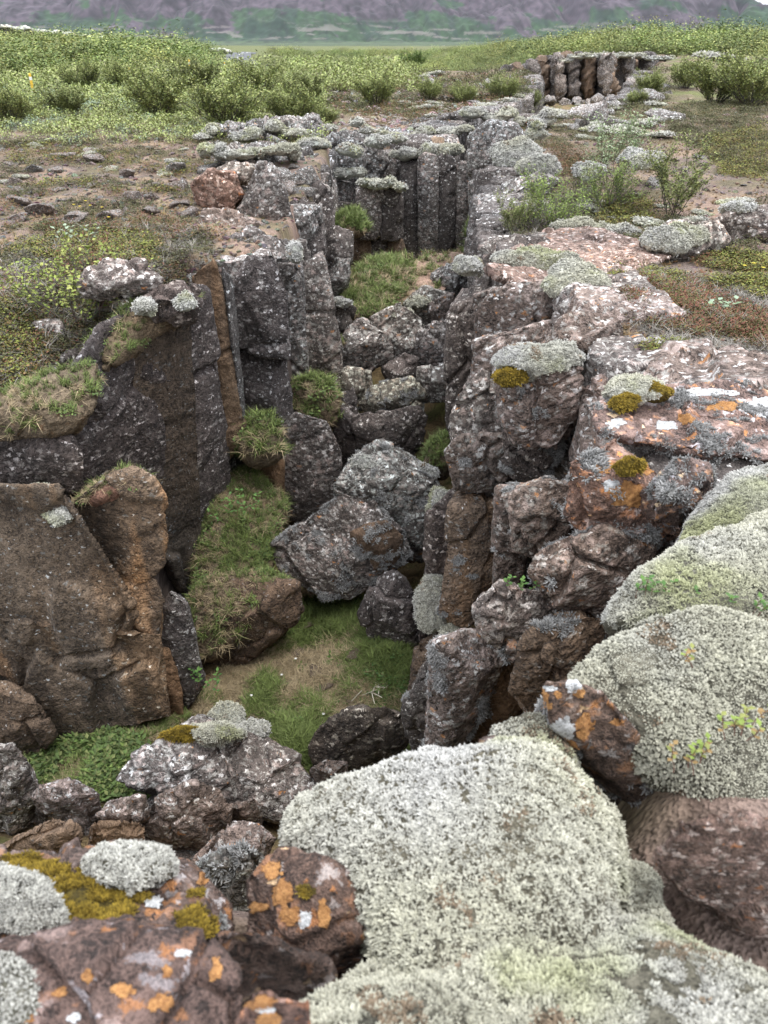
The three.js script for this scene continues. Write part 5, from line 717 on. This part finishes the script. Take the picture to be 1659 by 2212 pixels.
plant('thin', { seed: 84, stems: 7, height: 0.8, spread: 0.75, leaves: 4200, leaf: 0.036, cols: BIRCH, thick: 0.010, bark: [0.07, 0.06, 0.055] }, 1450, 462, 0.82, 'thin dark branched birch right of the pale willow', 'shrub', 'birch_shrub');
plant('thin', {}, 1110, 500, 0.42, 'twiggy half bare shrub on the edge of the right rim', 'shrub', 'birch_shrub', null, 2.1);
const BUSH = { seed: 85, stems: 24, height: 0.95, spread: 1.5, leaves: 11000, leaf: 0.055, cols: BIRCH.map((c) => c.map((x) => x * 1.3)), thick: 0.016, bark: [0.09, 0.075, 0.07] }, BUSH2 = { ...BUSH, seed: 86, spread: 1.2, leaves: 12000 }, BUSH3 = { ...BUSH, seed: 87, spread: 1.4, leaves: 14000, cols: BIRCH };
for (const [k, o, x, y, s, label, turn] of [
  ['bush', BUSH, 485, 272, 1.05, 'round birch bush with dark stems, centre of the left meadow'], ['bush2', BUSH2, 345, 250, 1.1, 'birch bush with upright branches left of the round birch bush'], ['bush2', BUSH2, 628, 268, 0.75, 'slender birch bush right of the round birch bush', 2], ['bush', BUSH, 700, 270, 0.45, 'small light green bush nearest the left rim', 1],
  ['bush3', BUSH3, 655, 225, 0.9, 'darker birch bush behind the slender one', 0.5], ['bush2', BUSH2, 812, 230, 0.9, 'birch bush standing alone on the far lava plateau', 3], ['dome', { seed: 88, stems: 26, height: 1.1, spread: 1.7, leaves: 15000, leaf: 0.07, cols: [[0.12, 0.20, 0.035], [0.16, 0.24, 0.045], [0.09, 0.15, 0.03]], thick: 0.014, bark: [0.09, 0.075, 0.07] }, 890, 152, 1.25, 'broad rich green thicket dome in the upper middle', 1.4], ['bush', BUSH, 30, 262, 0.8, 'pale birch bush cut by the left edge', 4],
  ['bush3', BUSH3, 150, 250, 0.7, 'low birch bush on the left meadow near the edge bush', 2.2], ['bush', BUSH, 175, 195, 1.1, 'birch bush beside the grey road on the left', 5], ['bush2', BUSH2, 270, 197, 1.0, 'birch bush between two yellow marker posts', 0.8], ['bush3', BUSH3, 420, 205, 1.2, 'dense birch bush behind the upright branched bush', 3.3], ['bush', BUSH, 560, 205, 1.1, 'birch bush behind the round birch bush', 2.6],
  ['bush2', BUSH2, 930, 215, 0.6, 'low grey green bush on the far plateau, left one', 0.4], ['bush', BUSH, 1000, 222, 0.6, 'low grey green bush on the far plateau, right one', 1.2], ['bush3', BUSH3, 1140, 235, 0.7, 'yellow green bush hanging at the far fissure edge', 2], ['bush2', BUSH2, 1090, 215, 0.7, 'pale bush above the far fissure edge', 5],
  ['bush2', BUSH2, 1545, 222, 1.35, 'tall birch bush at the right edge, left stem group', 1], ['bush', BUSH, 1620, 226, 1.3, 'tall birch bush at the right edge, right stem group', 2.4], ['bush3', BUSH3, 1690, 215, 1.3, 'birch bush cut by the right edge', 0.3], ['bush2', BUSH2, 1400, 205, 0.8, 'light birch bush beside the distant column cliff', 3], ['bush', BUSH, 1375, 225, 0.45, 'small bush under the right end of the distant cliff', 4], ['bush2', BUSH2, 1480, 190, 1.0, 'thin birch bush between the cliff and the tall bushes', 0.2]])
  plant(k, o, x, y, s, label, 'bush', 'birch_bush', null, turn ?? 0);
{ // the wide birch scrub behind, too many to count
  const R = rng(90), far = [0, 1, 2].map((v) => { const r = rng(91 + v), T = []; for (let i = 0; i < 1500; i++) { const a = r() * 6.28, e = Math.acos(1 - r() * 1.05), k = 0.55 + 0.5 * r(), lob = 1 + 0.34 * Math.sin(a * 3 + v * 2) * Math.sin(e * 3 + a) + 0.15 * Math.sin(a * 7 + e * 9), o = [Math.cos(a) * Math.sin(e) * k * lob, 0.05 + 0.95 * Math.cos(e) * k * lob, Math.sin(a) * Math.sin(e) * k * lob], c = BIRCH.concat(DEEP)[Math.floor(r() * 6)], w = 0.65 + 0.6 * r(); leafTris(T, o, rdir(r, 0), [r() - 0.5, 1, r() - 0.5], 0.07 * (0.6 + 0.8 * r()), 0.027, c.map((x) => x * w)); } return fan(T); });
  const lists = [[], [], []];
  const add = (x, D, s) => { if (fissure(x, D) < 0.6) return; s *= 1.25 * lerp(0.55, 1, sstep(0.06, 0.24, Math.abs(x / D + 0.02))); const y = height(x, D), v = 0.75 + 1.0 * R(), t = 0.85 + 0.3 * R(); lists[Math.floor(R() * 3)].push([V(x, y, -D), YUP, V(s * (1.1 + 0.7 * R()), s * (0.65 + 0.5 * R()), s * (1.1 + 0.7 * R())), [v * t, v, v * 0.9], R() * 6.28]); };
  for (let i = 0; i < 2300; i++) { const D = 34 * Math.pow(420 / 34, Math.pow(R(), 0.8)), u = R() * 2 - 1, x = u * 0.62 * D; const n = fbm(x * 0.03 + 3, 0, D * 0.03, 2); if (n < (D < 60 ? 0.05 : -0.28)) continue; if (D < 70 && x > 0.1 * D && x < 0.42 * D) continue; if (x / D < -0.125 && x / D > -0.195 && D > 48) continue; add(x, D, (0.7 + 1.1 * R() * R()) * (1 + 0.5 * sstep(60, 200, D))); }
  for (let i = 0; i < 330; i++) { const D = 52 + R() * 60, x = -(0.2 + 0.45 * R()) * D; add(x, D, 0.7 + R() * R() * 1.2); }
  for (let i = 0; i < 300; i++) { const D = 74 + R() * 50, x = (0.02 + 0.62 * R()) * D; add(x, D, 0.8 + R() * R() * 1.4); }
  lists.forEach((l, i) => tag(scatter(far[i], LEAF, l), 'birch_scrub', 'low birch scrub covering the plain in the distance', null, null, 'stuff'));
}

// ---------------------------------------------------------------- road, posts, lava ridge, little things
{
  const line = [[-22, 26], [-13.5, 32], [-12.4, 37], [-11, 46], [-9.9, 58], [-11.4, 80], [-18, 110], [-28, 180], [-32, 215]].map(([x, D]) => V(x, 0, -D)), cv = new THREE.CatmullRomCurve3(line), N = 260;
  const strip = (hw, lift, off, y0) => { const pos = [], idx = []; for (let i = 0; i <= N; i++) { const p = cv.getPoint(i / N), t = cv.getTangent(i / N), s = V(-t.z, 0, t.x).normalize(); for (const k of [-1, 1]) { const q = p.clone().addScaledVector(s, off + k * hw); pos.push(q.x, height(q.x, -q.z) + lift, q.z); } if (i < N) { const o = i * 2; idx.push(o, o + 1, o + 3, o, o + 3, o + 2); } } const g = new THREE.BufferGeometry(); g.setAttribute('position', new THREE.Float32BufferAttribute(pos, 3)); g.setIndex(idx); g.computeVertexNormals(); return g; };
  tag(new THREE.Mesh(strip(1.9, 0.10, 0), new THREE.MeshStandardMaterial({ color: new THREE.Color().setRGB(0.12, 0.125, 0.135), roughness: 0.9, side: THREE.DoubleSide })), 'road', 'narrow grey asphalt road winding through the birch scrub', null, null, 'structure');
  tag(new THREE.Mesh(strip(0.07, 0.12, 0), new THREE.MeshStandardMaterial({ color: new THREE.Color().setRGB(0.7, 0.7, 0.68), roughness: 0.8, side: THREE.DoubleSide })), 'road_line', 'white line along the middle of the road', null, null, 'structure');
  const say = ['yellow marker post nearest, in the green meadow at the left edge', 'yellow marker post between two birch bushes beside the road', 'yellow marker post behind the dense birch bush', 'farthest yellow marker post, beside the bend of the road'];
  [[70, 189, 31], [283, 173, 38], [412, 162, 46], [486, 150, 62]].forEach(([px, py, D], i) => { const g = new THREE.Group(), p = at(px, py, D); const y = height(p.x, D), h = 0.55; part(new THREE.Mesh(new THREE.CylinderGeometry(0.045, 0.05, h, 8).translate(0, h / 2, 0), new THREE.MeshStandardMaterial({ color: new THREE.Color().setRGB(0.75, 0.48, 0.05), roughness: 0.6 })), 'post', g); part(new THREE.Mesh(new THREE.CylinderGeometry(0.052, 0.052, 0.1, 8).translate(0, h - 0.12, 0), new THREE.MeshStandardMaterial({ color: new THREE.Color().setRGB(0.8, 0.8, 0.78), roughness: 0.4 })), 'reflector', g); part(new THREE.Mesh(new THREE.SphereGeometry(0.045, 8, 5).translate(0, h, 0), new THREE.MeshStandardMaterial({ color: new THREE.Color().setRGB(0.75, 0.48, 0.05), roughness: 0.6 })), 'cap', g); g.position.set(p.x, Math.max(y, p.y - 0.15), -D); tag(g, 'marker_post', say[i], 'marker post'); });
  // lava ridge on the left skyline
  const g = new THREE.Group(), R = rng(95); for (let i = 0; i < 46; i++) { const f = i / 45, px = -40 + f * 530, py = 44 + 62 * Math.pow(f, 0.85) + R() * 5 - (f > 0.75 ? 4 * R() : 0), D = 118 + f * 30, h = lerp(30, 11, f) * (0.7 + 0.5 * R()), w = lerp(20, 15, f) * (0.8 + 0.6 * R()); if (f > 0.5 && f < 0.72 && R() < 0.55) continue; part(stone(i % 4 ? M.dark : M.lichen, D, [[px - w / 2, py + 3], [px - w / 4, py], [px + w / 3, py + 1], [px + w / 2, py + 4], [px + w / 2, py + h], [px - w / 2, py + h]], { th: 4, bulge: 0.5, tint: [1.0, 0.95, 0.95], cell: 1.5, block: 0.3, crack: 0.3, fine: 0.1 }), 'lava_block', g); if (R() < 0.8) part(stone(M.moss, D - 0.6, [[px - w / 2, py + 4], [px - w / 3, py - 2], [px + w / 3, py - 1], [px + w / 2, py + 5], [px, py + 7]], { th: 4, bulge: 0.4, p: 6, cuts: 0, cell: 1, block: 0.1, crack: 0.1, fine: 0.1 }), 'moss_cap', g); }
  tag(g, 'lava_ridge', 'dark broken lava ridge with pale tops on the left skyline', 'lava ridge');
  // bleached twigs on the floor, yellow flowers, sprigs
  { const T = [], r = rng(96), c = groundAt(810, 1495); for (let i = 0; i < 17; i++) { const a = r() * 6.28, l = 0.06 + r() * 0.12, p = V((r() - 0.5) * 0.22, 0.02 + r() * 0.05, (r() - 0.5) * 0.16); tube(T, p, p.clone().add(V(Math.cos(a) * l, (r() - 0.4) * 0.07, Math.sin(a) * l)), 0.0045, 0.003, [0.6, 0.55, 0.45]); } const m = new THREE.Mesh(fan(T), FLAT); m.position.copy(c); tag(m, 'twig_heap', 'small heap of bleached white stalks on the grassy floor', 'twigs'); }
  const flower = (px, py, lift, label, c, s, group) => { const T = [], p = groundAt(px, py), gr = new THREE.Group(), S = []; for (let i = 0; i < 6; i++) { const a = i * 1.047; leafTris(T, [0, 0.1 * s, 0], [Math.cos(a), 0.35, Math.sin(a)], [0, 1, 0], 0.016 * s, 0.006 * s, c); } tube(S, V(0, 0, 0), V(0, 0.1 * s, 0), 0.0016 * s, 0.0012 * s, [0.06, 0.1, 0.03]); part(new THREE.Mesh(fan(S), LEAF), 'stalk', gr); part(new THREE.Mesh(fan(T), LEAF), 'petals', gr); gr.position.set(p.x, p.y + lift, p.z); tag(gr, 'flower', label, 'flower', group); };
  for (const [x, y] of [[165, 470], [190, 462], [225, 476], [200, 472], [240, 500], [178, 474]]) flower(x, y, 0, 'yellow flower spike in the heath of the left plateau', [0.65, 0.5, 0.03], 1.3, 'yellow flowers on the left plateau');
  for (const [x, y] of [[1600, 610], [1640, 615], [1620, 605]]) flower(x, y, 0, 'yellow flower in the heath at the right edge', [0.6, 0.5, 0.05], 1.2, 'yellow flowers on the right plateau');
  for (const [x, y] of [[610, 1475], [545, 1520], [640, 1440], [700, 1560]]) flower(x, y, 0, 'tiny white flower in the grass of the fissure floor', [0.75, 0.75, 0.7], 0.9, 'white flowers on the floor');
  // leafy sprigs over the foreground moss
  const sprig = (label, D, px, py, n, len, leaf, cols, seed) => { const r = rng(seed), S = [], F = [], gr = new THREE.Group(); for (let i = 0; i < n; i++) { let p = V((r() - 0.5) * len * 1.6, -0.02, (r() - 0.5) * len), d = V(r() - 0.5, 1.1, r() - 0.5).normalize(); for (let k = 0; k < 4; k++) { const e = p.clone().addScaledVector(d, len / 4); tube(S, p, e, 0.0011, 0.0009, [0.16, 0.07, 0.05]); if (k) for (const s of [-1, 1]) leafTris(F, e.toArray(), [Math.cos(k * 1.6 + i) * s, 0.35, Math.sin(k * 1.6 + i) * s], [0, 1, 0], leaf * (0.7 + 0.5 * r()), leaf * 0.36, cols[Math.floor(r() * cols.length)]); d = d.clone().add(V(r() - 0.5, r() * 0.4, r() - 0.5).multiplyScalar(0.7)).normalize(); p = e; } } part(new THREE.Mesh(fan(S), BARK), 'stem', gr); part(new THREE.Mesh(fan(F), LEAF), 'leaves', gr, 'stuff'); gr.position.copy(at(px, py, D)); tag(gr, 'sprig', label, 'sprig'); };
  const G1 = [[0.07, 0.16, 0.035], [0.10, 0.2, 0.04]], G2 = [[0.22, 0.3, 0.06], [0.26, 0.28, 0.08], [0.3, 0.2, 0.08]], RD = [[0.3, 0.12, 0.09], [0.22, 0.16, 0.06], [0.2, 0.08, 0.06]];
  sprig('dark green bilberry sprig on the pale moss slope, left one', 1.58, 1420, 1290, 4, 0.06, 0.018, G1, 201); sprig('dark green bilberry sprig on the pale moss slope, right one', 1.55, 1515, 1300, 5, 0.06, 0.018, G1, 202); sprig('bilberry sprig at the right edge of the pale moss slope', 1.5, 1610, 1305, 3, 0.05, 0.018, G1, 203);
  sprig('reddish crowberry sprig at the right edge of the moss bank', 1.8, 1620, 1215, 9, 0.11, 0.012, RD, 204); sprig('yellow green bilberry sprig on the rounded moss mound, upper one', 1.02, 1610, 1570, 6, 0.06, 0.015, G2, 205); sprig('yellow green bilberry sprig on the rounded moss mound, lower one', 1.0, 1505, 1650, 5, 0.06, 0.015, G2, 206); sprig('tiny sprig near the top of the rounded moss mound', 1.15, 1480, 1420, 2, 0.04, 0.014, G2, 207);
  sprig('bright green sprig rooted in the right wall', 2.45, 1120, 1280, 5, 0.09, 0.02, G1, 208); sprig('leafy sprig hanging at the foot of the left wall', 4.3, 455, 1490, 6, 0.16, 0.035, G1, 209); sprig('fresh green sprig on the ledge of the rounded boulder', 5.2, 500, 1120, 10, 0.22, 0.035, G1, 210); sprig('pale willow sprig on the bare soil at the right', 5.0, 1545, 690, 6, 0.14, 0.05, [[0.3, 0.4, 0.28], [0.24, 0.34, 0.2]], 211); sprig('pale willow sprig in the heath of the left ledge', 6.2, 170, 525, 7, 0.14, 0.04, [[0.32, 0.4, 0.28]], 212); sprig('red leaved sprig beside the pale moss on the right', 5.2, 1318, 645, 4, 0.06, 0.02, [[0.5, 0.07, 0.05]], 213);
}
camera.updateProjectionMatrix();
renderer.render(scene, camera);
